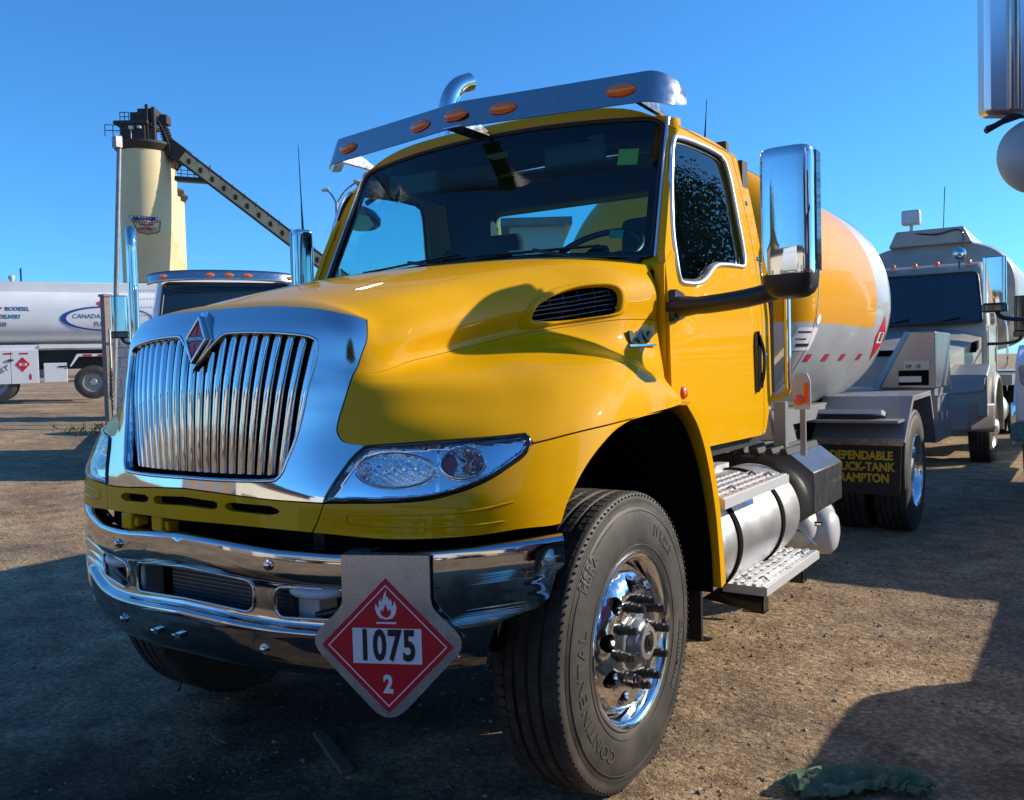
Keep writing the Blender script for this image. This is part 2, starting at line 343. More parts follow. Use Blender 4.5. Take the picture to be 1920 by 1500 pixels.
# ------------------------------------------------------------------ ground
def gz(x,y):
    d=max(0,-x-2.2); z=.0365*d*d/(d+2.5) if d<24 else .0365*24*24/26.5+.012*(d-24)
    return z
def gn(x,y):
    a=noise.noise(Vector((x*.5,y*.5,0)))*.018+noise.noise(Vector((x*2.1,y*2.1,3)))*.009+noise.noise(Vector((x*6,y*6,5)))*.008+noise.noise(Vector((x*15,y*15,9)))*.0045
    return a
mb=MB()
def axis(lo,hi,near0,near1,fine):
    a=[near0]; 
    while a[-1]<near1: a.append(a[-1]+fine)
    s=fine
    while a[-1]<hi: s*=1.22; a.append(a[-1]+s)
    s=fine; b=[near0]
    while b[-1]>lo: s*=1.22; b.append(b[-1]-s)
    return b[:0:-1]+a
xs=axis(-900,900,-4.5,3.2,.04); ys=axis(-700,1200,-1.6,5.2,.04)
vs=[(x,y,gz(x,y)+gn(x,y)*(1 if abs(x)<40 and abs(y)<40 else 0)-.004) for x in xs for y in ys]; ny=len(ys)
mb.add(vs,[(i*ny+j,(i+1)*ny+j,(i+1)*ny+j+1,i*ny+j+1) for i in range(len(xs)-1) for j in range(ny-1)])
GM=bpy.data.materials.new('gravel_ground'); GM.use_nodes=True; t=GM.node_tree; B=t.nodes['Principled BSDF']; lk=t.links.new
tc=t.nodes.new('ShaderNodeTexCoord')
def N_(ty,**k):
    n=t.nodes.new(ty)
    for a,b in k.items(): n.inputs[a].default_value=b
    return n
def nz(sc,det=6,ro=.55):
    n=N_('ShaderNodeTexNoise',Scale=sc,Detail=det,Roughness=ro); lk(tc.outputs['Object'],n.inputs['Vector']); return n
def ramp(src,stops):
    r=t.nodes.new('ShaderNodeValToRGB'); e=r.color_ramp.elements
    while len(e)<len(stops): e.new(.5)
    for q,(p,c) in zip(e,stops): q.position=p; q.color=(*c,1)
    lk(src,r.inputs[0]); return r
def mixc(a,b,f,mode='MIX'):
    m=t.nodes.new('ShaderNodeMix'); m.data_type='RGBA'; m.blend_type=mode
    if isinstance(f,float): m.inputs[0].default_value=f
    else: lk(f,m.inputs[0])
    lk(a,m.inputs[6]); lk(b,m.inputs[7]); return m.outputs[2]
big=ramp(nz(.55,5).outputs[0],[(.30,(.31,.25,.185)),(.5,(.53,.385,.235)),(.70,(.72,.555,.35))])
mid=ramp(nz(4.2,6).outputs[0],[(.3,(.55,.52,.5)),(.62,(1,1,1)),(.8,(1.25,1.2,1.12))])
fine=ramp(nz(60,4,.7).outputs[0],[(.3,(.6,.58,.56)),(.55,(1,1,1)),(.75,(1.3,1.26,1.2))])
vo=N_('ShaderNodeTexVoronoi',Scale=34.0); lk(tc.outputs['Object'],vo.inputs['Vector'])
spk=ramp(vo.outputs['Distance'],[(.0,(1.15,1.12,1.08)),(.35,(1,1,1)),(.62,(.6,.58,.55))])
dk=ramp(nz(9,7,.7).outputs[0],[(.60,(1,1,1)),(.70,(.30,.28,.27))])
c=mixc(big.outputs[0],mid.outputs[0],1.0,'MULTIPLY'); c=mixc(c,fine.outputs[0],1.0,'MULTIPLY'); c=mixc(c,spk.outputs[0],.8,'MULTIPLY'); c=mixc(c,dk.outputs[0],.55,'MULTIPLY')
# stain and painted-in shade ahead of and under the truck, dimming bumper reflections
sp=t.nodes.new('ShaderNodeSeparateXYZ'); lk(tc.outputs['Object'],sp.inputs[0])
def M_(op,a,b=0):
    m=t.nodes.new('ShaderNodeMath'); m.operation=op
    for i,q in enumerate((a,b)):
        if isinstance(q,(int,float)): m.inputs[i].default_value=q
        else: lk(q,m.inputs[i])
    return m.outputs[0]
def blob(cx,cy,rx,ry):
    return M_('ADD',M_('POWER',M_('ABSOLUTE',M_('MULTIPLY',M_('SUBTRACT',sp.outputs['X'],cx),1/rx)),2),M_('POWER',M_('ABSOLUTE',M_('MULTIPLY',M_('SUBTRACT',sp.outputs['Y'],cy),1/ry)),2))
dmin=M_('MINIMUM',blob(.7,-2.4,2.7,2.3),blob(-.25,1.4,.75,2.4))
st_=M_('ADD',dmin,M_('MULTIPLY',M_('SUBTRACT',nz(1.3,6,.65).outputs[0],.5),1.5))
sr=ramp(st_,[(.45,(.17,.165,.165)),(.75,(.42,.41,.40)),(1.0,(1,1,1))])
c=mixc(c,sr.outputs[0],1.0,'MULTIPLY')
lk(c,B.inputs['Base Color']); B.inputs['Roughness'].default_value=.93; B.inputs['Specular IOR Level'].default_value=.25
h1=nz(24,6,.65); h2=nz(110,4,.6)
ad=t.nodes.new('ShaderNodeMath'); ad.operation='MULTIPLY_ADD'; lk(h2.outputs[0],ad.inputs[0]); ad.inputs[1].default_value=.45; lk(h1.outputs[0],ad.inputs[2])
bp=N_('ShaderNodeBump',Strength=.9,Distance=.045); lk(ad.outputs[0],bp.inputs['Height']); lk(bp.outputs[0],B.inputs['Normal'])
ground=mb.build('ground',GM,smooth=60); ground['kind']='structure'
# ------------------------------------------------------------------ the yellow tank truck
TR=thing('tank_truck','yellow propane tank truck with chrome grille, chrome bumper and red flammable gas placard','truck',(0,0,0))
ZC=[(-.85,1.692),(-.6,1.752),(-.4,1.798),(-.17,1.847),(.05,1.89),(.3,1.928),(.57,1.956)]
def zc(y):
    # smoothed table
    return sum(lerp_tab(ZC,y+d) for d in (-.08,-.04,0,.04,.08))/5
def top(u,s):
    S=fs(u,8); a=abs(s); return (S[0]*s,S[1],zc(S[1])-(zc(S[1])-S[2])*a**3.2)
def tn(u,s):
    e=.01; a=Vector(top(u+e,s))-Vector(top(u-e,s)); b=Vector(top(u,s+e))-Vector(top(u,s-e)); n=a.cross(b).normalized()
    return n if n.z>0 else -n
def fn_(u,v):
    e=.004; a=Vector(fs(u+e,v))-Vector(fs(u-e,v)); b=Vector(fs(u,v))-Vector(fs(u,v-e)); n=a.cross(b).normalized()
    return n if n.dot(Vector(fs(u,v))-Vector((0,.3,1.2)))>0 else -n
_sh={}
def shn(u):
    k=round(u,2)
    if k not in _sh: _sh[k]=(tn(max(u,3.5),.97)+fn_(u,7.9)).normalized()
    return _sh[k]
def hood_n(u,v,n):
    w=sstep(7.1,8,v)
    return (n*(1-w)+shn(u)*w).normalized() if w>0 else n
CS=L['chrome_side']; LI=L['lamp_in']; LA=L['lamp']; G=.006
# hood upper (above the side seam) and fender, one mesh
hb=MB(); CSs=spl(CS,5)
SS=L['sseam']
k5=min(range(len(CSs)),key=lambda i:abs(CSs[i][0]-SS[0][0])+abs(CSs[i][1]-SS[0][1]))
sse=spl([CSs[k5]]+[(3.9,5.66),(4.7,6.02),(5.8,6.04),(6.9,6.02),(8.2,6.03),(10.12,5.98),(10.97,5.98)],6)
sh8=lambda a,b,n=30: [(a+(b-a)*i/n,7.999) for i in range(n+1)]
vent=spl(L['vent']+[L['vent'][0]],4)[:-1]
UC=CS[0][0]+.04
upper=sh8(10.97,UC,60)+[(q[0]+.03,q[1]) for q in CSs[:k5+1]]+[(a,b+.012) for a,b in sse[1:]]
panel(hb,upper,fs,.09,.16,holes=[vent],t=.02,nfix=hood_n)
topl=spl([(x,y+.035) for x,y in LA[:4]],5); fse=spl(L['fseam'][:3]+[(9.7,2.0),(10.3,2.0),(10.97,1.9)],6)
TIP=LA[4]
lowr=[(q[0]+.03,q[1]) for q in CSs[k5:]]+topl+[(a,b+.02) for a,b in fse]+[(10.97,5.96)]+[(a,b-.012) for a,b in reversed(sse[1:])]
panel(hb,lowr,fs,.09,.12,t=.02)
# hood top
n0=len(hb.v); NU,NS=60,28
P=[];N=[]
for i in range(NU+1):
    u=UC+(10.97-UC)*i/NU
    for j in range(NS+1):
        s=-1+2*j/NS; P.append(top(u,s)); n=tn(u,max(-.97,min(.97,s))); w=sstep(.72,1,abs(s)); q=shn(u); q=Vector((q.x*(1 if s>0 else -1),q.y,q.z)); N.append((n*(1-w)+q*w).normalized())
hb.add(P,[(i*(NS+1)+j,(i+1)*(NS+1)+j,(i+1)*(NS+1)+j+1,i*(NS+1)+j+1) for i in range(NU) for j in range(NS)],N)
P=[];N=[];xr=fs(UC,8)[0]
for j in range(NS+1):
    s=-1+2*j/NS; u=UC*abs(s); a=fs(u,7.999); x=a[0]*(1 if s>=0 else -1); b=top(UC,max(-1,min(1,x/xr)))
    for k in range(5):
        q=k/4; P.append((x+(b[0]-x)*q,a[1]+(b[1]-a[1])*q,a[2]+(b[2]-a[2])*q+.004*math.sin(PI*q)))
        n=tn(UC,max(-.95,min(.95,s)))*q+Vector((0,-.45,.9))*(1-q); N.append(n.normalized())
hb.add(P,[(j*5+k,(j+1)*5+k,(j+1)*5+k+1,j*5+k+1) for j in range(NS) for k in range(4)],N)
hood=hb.build('hood',YEL,TR)
# vent surround, recess and grid
def offs(u,v,d):
    n=fn_(u,v); p=Vector(fs(u,v)); return p+n*d
mb=MB()
VL=spl(L['ventlip'][1:]+[L['ventlip'][0],L['ventlip'][1]],4)[:-1]
cv=(sum(p[0] for p in vent)/len(vent),sum(p[1] for p in vent)/len(vent))
M=len(vent)
def ring(poly,cen):   # resample by angle in the panel plane
    P0=Vector(fs(*cen)); out=[]
    for k in range(64):
        a=2*PI*k/64; best=None
        for q in poly:
            p=Vector(fs(*q))-P0; d=abs((math.atan2(p.z*1.0,p.y*.5)-a+PI)%(2*PI)-PI)
            if best is None or d<best[0]: best=(d,q)
        out.append(best[1])
    for it in range(2): out=[((out[i-1][0]+2*out[i][0]+out[(i+1)%64][0])/4,(out[i-1][1]+2*out[i][1]+out[(i+1)%64][1])/4) for i in range(64)]
    return out
vd=ring(dense(vent,.05,.05),cv); vl=ring(dense(VL,.05,.05),cv)
rows=[]
for q,d in ((0,0.001),(.25,.007),(.5,.011),(.8,.011),(.94,.008),(1.0,.0),(1.0,-.012)):
    rows.append([offs(a[0]+(b[0]-a[0])*q,a[1]+(b[1]-a[1])*q,d) for a,b in zip(vl,vd)])
vs=[p for r in rows for p in r]
mb.add(vs,[(i*64+k,i*64+(k+1)%64,(i+1)*64+(k+1)%64,(i+1)*64+k) for i in range(len(rows)-1) for k in range(64)]); 
vsur=pair(mb,'vent_surround',YEL,hood,smooth=60)
mb=MB(); vs=[offs(a,b,-.011) for a,b in vd]+[offs(a,b,-.09) for a,b in vd]; mb.add(vs+[offs(*cv,-.09)],[(k+64,(k+1)%64+64,128) for k in range(64)]+[(k,(k+1)%64,(k+1)%64+64,k+64) for k in range(64)]); pair(mb,'vent_backing',MBK,vsur)
mb=MB()
for r in range(1,6):
    v=6.2+r*.2; us=[q/40*2.3+8.2 for q in range(41)]; pts=[(u,v+.0*u) for u in us if inside((u,v),vent)]
    if len(pts)>2: mb.tube([offs(a,b,-.018) for a,b in pts],.0028,6)
for u in (8.7,9.0,9.3,9.6,9.9):
    pts=[(u,6.1+k*.05) for k in range(30) if inside((u,6.1+k*.05),vent)]
    if len(pts)>2: mb.tube([offs(a,b,-.022) for a,b in pts],.0028,6)
pair(mb,'vent_mesh',GBK,vsur)
# chrome grille surround
GR=L['grille']; GT=GR
gh=spl([(.0,6.0),(.15,6.42)]+GT[1:6],5)+spl(GT[5:10],5)[1:]+spl(GT[9:13]+[(0,1.19)],5)[1:]
cr=MB()
cro=sh8(0,CS[0][0],30)+CSs+spl([CS[-1]]+list(reversed(LI))+[(L['chrome_bot'][0][0]+.09,L['chrome_bot'][0][1])],4)[1:]+spl(L['chrome_bot'][:4]+[(0,.975)],5)
# right half outline with the grille opening cut out along x=0
half=[p for p in cro]+list(reversed([(a,b) for a,b in gh]))
panel(cr,half,fs,.07,.10,t=.03,nfix=None)
surround=cr.build('grille_surround',CHR,TR)
# rolled inner lip of the grille opening
lip=MB(); pts=[offs(a,b,-.004) for a,b in gh]; full=pts+[Vector((-p.x,p.y,p.z)) for p in reversed(pts[1:-1])]
lip.tube(full,.007,8,closed=True); lip.build('opening_lip',CHR,surround,smooth=60)
gb=MB()
def gx(s,z): # half-width of the opening at height z
    return s*(.412+(.478-.412)*(z-1.16)/(1.585-1.16))
def gyfront(x,z):
    x=abs(x); u=x/.235; v=lerp_tab([(NET[1][k][2],k) for k in range(9)],z)
    for _ in range(4):
        p=fs(u,v); q=fs(u+.02,v); w=fs(u,v+.02); u=max(0,u+(x-p[0])/max(.05,(q[0]-p[0])/.02)); v=max(0,min(7.99,v+(z-p[2])/max(.02,(w[2]-p[2])/.02)))
    return fs(u,v)[1]
for k in range(-10,11):
    s=k/10.45; a=abs(s); zt=1.600-.004*a
    zv=1.500+(a*.478)/.10*.10    # v-shaped cut below the emblem
    zt=min(zt,zv); zb=1.152+.0*a
    rows=[]
    for i in range(15):
        z=zb+(zt-zb)*i/14; x=gx(s,z); y=gyfront(x,z)+.016+.034*(1-(z-1.15)/.45)**2; w=.0135
        rows.append([(x-w*.75,y+.075,z),(x-w,y+.016,z),(x-w*.9,y+.004,z),(x-w*.5,y,z),(x+w*.5,y-.000,z),(x+w*.9,y+.004,z),(x+w,y+.016,z),(x+w*.75,y+.075,z)])
    b=[p for r in rows for p in r]
    gb.add(b,[(i*8+j,i*8+j+1,(i+1)*8+j+1,(i+1)*8+j) for i in range(14) for j in range(7)]+[tuple(range(8)),tuple(range(119,111,-1))])
gb.build('grille_bars',CHR,TR,smooth=50)
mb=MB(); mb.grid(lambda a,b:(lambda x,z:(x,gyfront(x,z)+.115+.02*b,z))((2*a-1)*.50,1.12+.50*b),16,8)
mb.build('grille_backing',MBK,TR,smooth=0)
# emblem
def diamond(hw,hh,c=(0,0)): return [(c[0]-hw,c[1]),(c[0],c[1]-hh),(c[0]+hw,c[1]),(c[0],c[1]+hh)]
E0=Vector((0,-.912,1.588)); ey=Vector((0,.25,1)).normalized(); ex=Vector((1,0,0)); ez=ex.cross(ey)
def plate(mb,poly,o,ex,ey,ez,d0,d1):
    n=len(poly); vs=[o+ex*a+ey*b+ez*d for d in (d0,d1) for a,b in poly]
    mb.add(vs,[tuple(range(n,2*n)),tuple(range(n-1,-1,-1))]+[(i,(i+1)%n,n+(i+1)%n,n+i) for i in range(n)]); return mb
def frame2(mb,outer,inner,o,ex,ey,ez,d0,d1):
    n=len(outer); vs=[o+ex*a+ey*b+ez*d for p,d in ((outer,d0),(outer,d1),(inner,d1),(inner,d0)) for a,b in p]
    mb.add(vs,[(r*n+i,r*n+(i+1)%n,(r+1)%4*n+(i+1)%n,(r+1)%4*n+i) for r in range(4) for i in range(n)]); return mb
mb=MB(); plate(mb,diamond(.070,.104),E0,ex,ey,ez,-.028,.0); plate(mb,diamond(.056,.084),E0,ex,ey,ez,-.0,.006); frame2(mb,diamond(.056,.084),diamond(.045,.067),E0,ex,ey,ez,.006,.013)
emb=mb.build('emblem',CHR,TR,smooth=0,bevel=.002)
for side in (-1,1):
    mb=MB()
    for sg in (-1,1):
        plate(mb,[(sg*.003,side*.013),(sg*.036,side*.013),(sg*.003,side*.062)],E0,ex,ey,ez,.006,.0085)
    mb.build('emblem_red_field',mat('emblem_red',(.50,.012,.012),.35,coat=.4),emb,smooth=0)
mb=MB(); plate(mb,[(-.043,-.0115),(.043,-.0115),(.043,.0115),(-.043,.0115)],E0,ex,ey,ez,.006,.0115); mb.build('emblem_band',GBK,emb,smooth=0)
mb=MB(); put(mb,text('INTERNATIONAL',.0155,None,.0006,.0004,.72),E0+ez*.0125,ex,ey,ez); mb.build('emblem_lettering',WHT,emb,smooth=0)
# valance with three slots, lower fender panels
va=MB()
slot=lambda a,b,v0,v1:[(a+.12,v0),(b-.12,v0),(b-.03,v0+.08),(b,(v0+v1)/2),(b-.03,v1-.08),(b-.12,v1),(a+.12,v1),(a+.03,v1-.08),(a,(v0+v1)/2),(a+.03,v0+.08)]
vo_=[(0,.955)]+[(.54,.93),(1.14,.895),(1.9,.88),(2.4,.89),(3.04,.915),(2.98,.6),(2.92,.3),(2.88,.015)]+[(0,.015)]
sl0=[(0,.50),(.50,.50),(.56,.58),(.56,.68),(.50,.76),(0,.76)]
# the middle slot is cut along x=0
VS=L['valseam']; cb_=[(a,b-.035) for a,b in L['chrome_bot'][:4]]
vo2=spl([(0,.94)]+list(reversed(cb_))+[(VS[0][0]+.02,VS[0][1]-.03)],4)+[(VS[1][0],VS[1][1]),(VS[2][0]-.02,.015),(0,.015),(0,.47),(.58,.42),(.645,.50),(.645,.62),(.58,.68),(0,.74)]
def slot2(a,b,v0,v1,d): # long hole drooping towards the side
    m=lambda u:-d*(u-a)/(b-a)
    return [(a+.10,v0+m(a+.10)),(b-.18,v0+m(b-.18)),(b-.05,v0+.06+m(b)),(b,(v0+v1)/2+m(b)),(b-.05,v1-.06+m(b)),(b-.18,v1+m(b-.18)),(a+.10,v1+m(a+.1)),(a+.02,v1-.06),(a+.0,(v0+v1)/2),(a+.02,v0+.06)]
panel(va,vo2,fs,.12,.12,holes=[slot2(.77,1.72,.42,.68,.05)],t=.03)
va.build('front_valance',YEL,TR)
mb=MB(); mb.grid(lambda a,b:(lambda x:(x,gyfront(x,1.06)+.045,.99+.12*b))((2*a-1)*.52),12,1); mb.build('slot_backing',MBK,TR,smooth=0)
lp=MB()
bt_=[(a,b-.045) for a,b in LA[5:]]
lo=[(LI[0][0]+.03,LI[0][1]-.05)]+spl(list(reversed(bt_)),4)+[(a,b-.02) for a,b in spl(L['fseam'][:3]+[(9.4,2.0)],5)]
AR=[(a,b-.02) for a,b in L['arch'][2:]]
lo+=spl([(9.3,1.995)]+AR,5)+spl([(AR[-1][0]-.04,AR[-1][1]-.08)]+L['bot'][:3]+[(3.66,.01),(VS[2][0]+.03,.01)],4)+[(VS[1][0]+.04,VS[1][1])]
panel(lp,lo,fs,.10,.10,t=.03,mirror=False)
lowp=pair(lp,'lower_fender',YEL,TR)
# pressed ridge on the lower fender
mb=MB(); rd=spl([(3.2,.52),(3.15,.42),(3.25,.30),(4.3,.30),(5.4,.33),(6.0,.38)],6); mb.tube([offs(a,b,-.001) for a,b in rd],.004,6); rd=spl([(3.2,.52),(4.0,.55),(4.9,.58),(5.6,.66),(6.2,.78)],6); mb.tube([offs(a,b,-.001) for a,b in rd],.004,6); pair(mb,'pressed_ridge',YEL,lowp,smooth=60)
# rear flange of the wheel arch (narrow, runs down behind the wheel) and black liner
mb=MB(); arc=spl([(.36,1.31),(.47,1.22),(.56,1.08),(.635,.88),(.67,.70),(.69,.54)],6)
for (x0,x1,dy) in ((1.175,1.195,0),):
    n=len(arc); vs=[]
    for y,z in arc: vs+=[(1.195,y,z),(1.195,y+.05,z+.01),(1.02,y+.10,z+.02),(1.02,y+.0,z)]
    mb.add(vs,[(i*4+k,i*4+(k+1)%4,(i+1)*4+(k+1)%4,(i+1)*4+k) for i in range(n-1) for k in range(4)]+[(0,1,2,3),tuple(n*4-4+k for k in range(4))])
pair(mb,'arch_flange',YEL,TR,smooth=40)
mb=MB()
AP=[fs(*q) for q in reversed(AR)]; AP=[(AP[0][0],AP[0][1]-.02,.80)]+AP
arl=[(x-.022,y+.012,z+.004) for x,y,z in AP]+[(1.165,.12,1.315),(1.165,.34,1.27),(1.165,.48,1.14),(1.165,.58,.96),(1.165,.655,.72),(1.165,.675,.52)]
arl=spl(arl,4); n=len(arl); vs=[]
for x,y,z in arl: vs+=[(x,y,z),(.55,y,z)]
mb.add(vs,[(i*2,i*2+1,i*2+3,i*2+2) for i in range(n-1)]); mb.prism([(y,z) for x,y,z in arl],'x',.50,.55)
pair(mb,'wheel_arch_liner',MBK,TR,smooth=40)
mb=MB(); mb.box(.62,1.10,.70,.72,.30,.62); pair(mb,'splash_flap',BLK,TR,smooth=0)
# marker reflector at the rear of the fender
mb=MB(); mb.lathe([(0,.014),(.018,.013),(.024,.006),(.026,0)],'x',(1.168,.385,1.355),20); pair(mb,'fender_reflector',ORA,TR,smooth=60)
# model badge
BDG=mat('badge_metal',(.012,.012,.013),.3,coat=.3)
bn=fn_(10.5,5.45); bo=offs(10.42,5.36,.006); bx=Vector((0,1,0))-bn*bn.y; bx.normalize(); bY=bn.cross(bx); bY=bY if bY.z>0 else -bY
mb=MB(); put(mb,text('MV',.064,None,.004,.002,2.05),bo,bx,bY,bn); bd=mb.build('badge',BDG,TR,smooth=0)
mb=MB(); mb.obox(bo-bY*.033,.1,.004,.008,Matrix((bx,bY,bn)).transposed()); mb.build('badge_bar',CHR,bd,smooth=0)
# headlamps
def lamp(side):
    inn=spl(LI,4); tp=spl([(LI[-1][0]+.2,LI[-1][1]+.02)]+LA[:4],5); tip=spl([LA[4],LA[5],LA[6]],3); bt=spl(LA[6:]+[LI[0]],5)
    out=inn+tp+tip+bt[1:-1]
    def ins(poly,q):
        c=(4.3,1.36); return [(c[0]+(a-c[0])*q,c[1]+(b-c[1])*q*.97) for a,b in poly]
    o2=[(a,b) for a,b in ins(out,.975)]
    sg=side
    lens=MB(); panel(lens,o2,lambda u,v:tuple(offs(u,v,.004)),.10,.07,t=.006,mirror=False)
    b1,b2=L['b1'],L['b2']; B1=(b1[0][0],b1[0][1],b1[0][0]-b1[1][0],b1[2][1]-b1[0][1]); B2=(b2[0][0],b2[0][1],b2[0][0]-b2[1][0],b2[2][1]-b2[0][1])
    def back(u,v):
        d=.022
        for (cu,cv_,ru,rv) in (B1,B2):
            q=((u-cu)/ru)**2+((v-cv_)/rv)**2
            if q<1: d=max(d,.022+.085*math.sqrt(1-q))
        d+=(.0035*math.sin(u*26)*math.sin(v*58) if d>.03 else 0)
        d+=.004*math.sin(u*40)*(1 if B1[0]+B1[2]<u<B2[0]-B2[2] else 0)
        e=min(segd((u,v),out,.1,.1),1); d*=.25+.75*e
        return tuple(offs(u,v,-d))
    bk=MB(); panel(bk,o2,back,.045,.028,t=.0,mirror=False,rim=False)
    trim=MB(); trim.tube([offs(a,b,.001) for a,b in ins(out,.99)],.006,6,closed=True)
    bulb=MB(); p=Vector(fs(B2[0]+.05,B2[1])); n=fn_(B2[0],B2[1]); bulb.lathe([(0,.0),(.008,.004),(.013,.016),(.012,.03),(.007,.04)],'y',(0,0,0),14); 
    M=Matrix.Translation(p-n*.055)@(-n).to_track_quat('Y','Z').to_matrix().to_4x4(); bulb.xf(M)
    inn2=MB()
    for (cu,cv_,ru,rv) in (B1,B2): inn2.tube([offs(cu+ru*.97*math.cos(a),cv_+rv*.97*math.sin(a),-.014) for a in [2*PI*k/40 for k in range(40)]],.005,6,closed=True)
    pr=MB(); p=Vector(fs(B1[0]+.1,B1[1])); n=fn_(B1[0],B1[1]); pr.lathe([(0,.0),(.018,.003),(.026,.012),(.03,.022),(.03,.04)],'y',(0,0,0),20); pr.xf(Matrix.Translation(p-n*.045)@(-n).to_track_quat('Y','Z').to_matrix().to_4x4())
    sh=MB(); panel(sh,[(L['shd'][0][0]+a,L['shd'][0][1]+b) for a,b in [(-.16,.08),(-.02,.24),(.10,.24),(.18,.06),(.10,-.16),(-.06,-.22),(-.15,-.1)]],lambda u,v:tuple(offs(u,v,-.028)),.06,.05,t=.008,mirror=False)  # red-brown patch painted in as the amber reflection in the bowl
    for q in (lens,bk,trim,bulb,inn2,sh):
        if sg<0:
            q.v=[(-a,b,c) for a,b,c in q.v]; q.f=[list(reversed(f)) for f in q.f]; q.n={k:(-v[0],v[1],v[2]) for k,v in q.n.items()}
    root=bk.build('headlamp',CHL,TR)
    lens.build('lens',LNS,root); trim.build('trim',GBK,root,smooth=60); bulb.build('indicator_bulb',AMB,root,smooth=60); inn2.build('reflector_ring',CHL,root,smooth=60); sh.build('amber_reflection',mat('reflection_brown',(.22,.03,.015),.2,coat=1),root)
lamp(1); lamp(-1)
# ------------------------------------------------------------------ bumper
BP=spl([(0,-1.02),(.2,-1.01),(.40,-.975),(.60,-.912),(.78,-.84),(.94,-.765),(1.07,-.69),(1.15,-.63),(1.195,-.585)],10)
def bdz(x): return lerp_tab([(0,0),(.2,-.012),(.4,-.028),(.6,-.036),(.8,-.028),(1.0,-.008),(1.2,.014)],abs(x))
_bl=[0]
for a,b in zip(BP,BP[1:]): _bl.append(_bl[-1]+math.hypot(b[0]-a[0],b[1]-a[1]))
BLEN=_bl[-1]
def bplan(s):
    sg=1 if s>=0 else -1; s=min(abs(s),BLEN-1e-6); i=max(k for k in range(len(_bl)) if _bl[k]<=s); i=min(i,len(BP)-2)
    q=(s-_bl[i])/(_bl[i+1]-_bl[i]); a,b=BP[i],BP[i+1]; p=(a[0]+(b[0]-a[0])*q,a[1]+(b[1]-a[1])*q); t=Vector((b[0]-a[0],b[1]-a[1],0)).normalized(); n=Vector((t.y,-t.x,0))
    j=min(max(i+(1 if q>.5 else -1),0),len(BP)-2); a2,b2=BP[j],BP[j+1]; t2=Vector((b2[0]-a2[0],b2[1]-a2[1],0)).normalized(); n2=Vector((t2.y,-t2.x,0)); w=abs(q-.5); n=(n*(1-w)+n2*w).normalized()
    return Vector((p[0]*sg,p[1],0)),Vector((n.x*sg,n.y,0))
# profile: (z, outward offset full-depth recess)
PRO=[(.958,-.075),(.966,-.055),(.966,-.022),(.960,-.007),(.948,0),(.90,.002),(.872,.0),(.862,-.004),(.848,-.022),(.835,-.026),(.76,-.026),(.735,-.024),(.722,-.020),(.716,-.006),(.708,.004),(.700,.006),(.690,.004),(.67,.004),(.62,.001),(.585,-.008),(.56,-.03),(.552,-.055)]
PL=[(.958,-.075),(.966,-.055),(.966,-.022),(.960,-.007),(.948,0)]+[(p[0],.002) for p in PRO[5:-4]]+[(.62,.0),(.585,-.008),(.56,-.03),(.552,-.055)]
def bsurf(s,k):
    k=min(max(k,0),len(PRO)-1.001); i=int(k); q=k-i
    w=1-sstep(.84,.90,abs(s))
    def pt(i):
        z=PRO[i][0]*w+PL[i][0]*(1-w); d=PRO[i][1]*w+PL[i][1]*(1-w); return z,d
    (z0,d0),(z1,d1)=pt(i),pt(i+1); z=z0+(z1-z0)*q; d=d0+(d1-d0)*q
    p,n=bplan(s); z+=bdz(p.x)*(1 if z>.84 else .3+.7*max(0,(z-.6)/.24)); rise=.055*sstep(.5,BLEN,abs(s)) if z<.7 else .055*sstep(.5,BLEN,abs(s))*max(0,(.95-z)/.25)
    return (p.x+n.x*d,p.y+n.y*d,z+rise*.9)
def kz(z):
    T=[(-p[0],i) for i,p in enumerate(PRO) if i>=4]; return lerp_tab(T,-z)
mb=MB()
def send(k): # slanted end
    return BLEN-.001-.24*sstep(6,20,k)
out=[(send(k/2),k/2) for k in range(0,2*len(PRO)-1)]
full=[(0,0)]+out+[(0,len(PRO)-1)]
def rr(x0,x1,z0,z1,r=.03,lean=0):
    pts=[]
    for cx,cz,a in ((x1-r,z1-r,0),(x0+r,z1-r,90),(x0+r,z0+r,180),(x1-r,z0+r,270)):
        for k in range(5):
            q=rad(a+k*22.5); pts.append((cx+r*math.cos(q),kz(cz+r*math.sin(q))))
    return pts
tow=rr(.385,.70,.742,.845,.035)
cen=[p for p in rr(-.30,.305,.742,.850,.035) if p[0]>0]
cen=[(0,kz(.850))]+sorted([p for p in cen if p[1]<kz(.80)],key=lambda p:p[0])+sorted([p for p in cen if p[1]>=kz(.80)],key=lambda p:-p[0])+[(0,kz(.742))]
half=[(0,0)]+out+[(0,len(PRO)-1)]+list(reversed(cen))
panel(mb,half,bsurf,.035,.5,holes=[tow],t=.012,center=Vector((0,.2,.76)))
bumper=mb.build('bumper',CHB,TR)
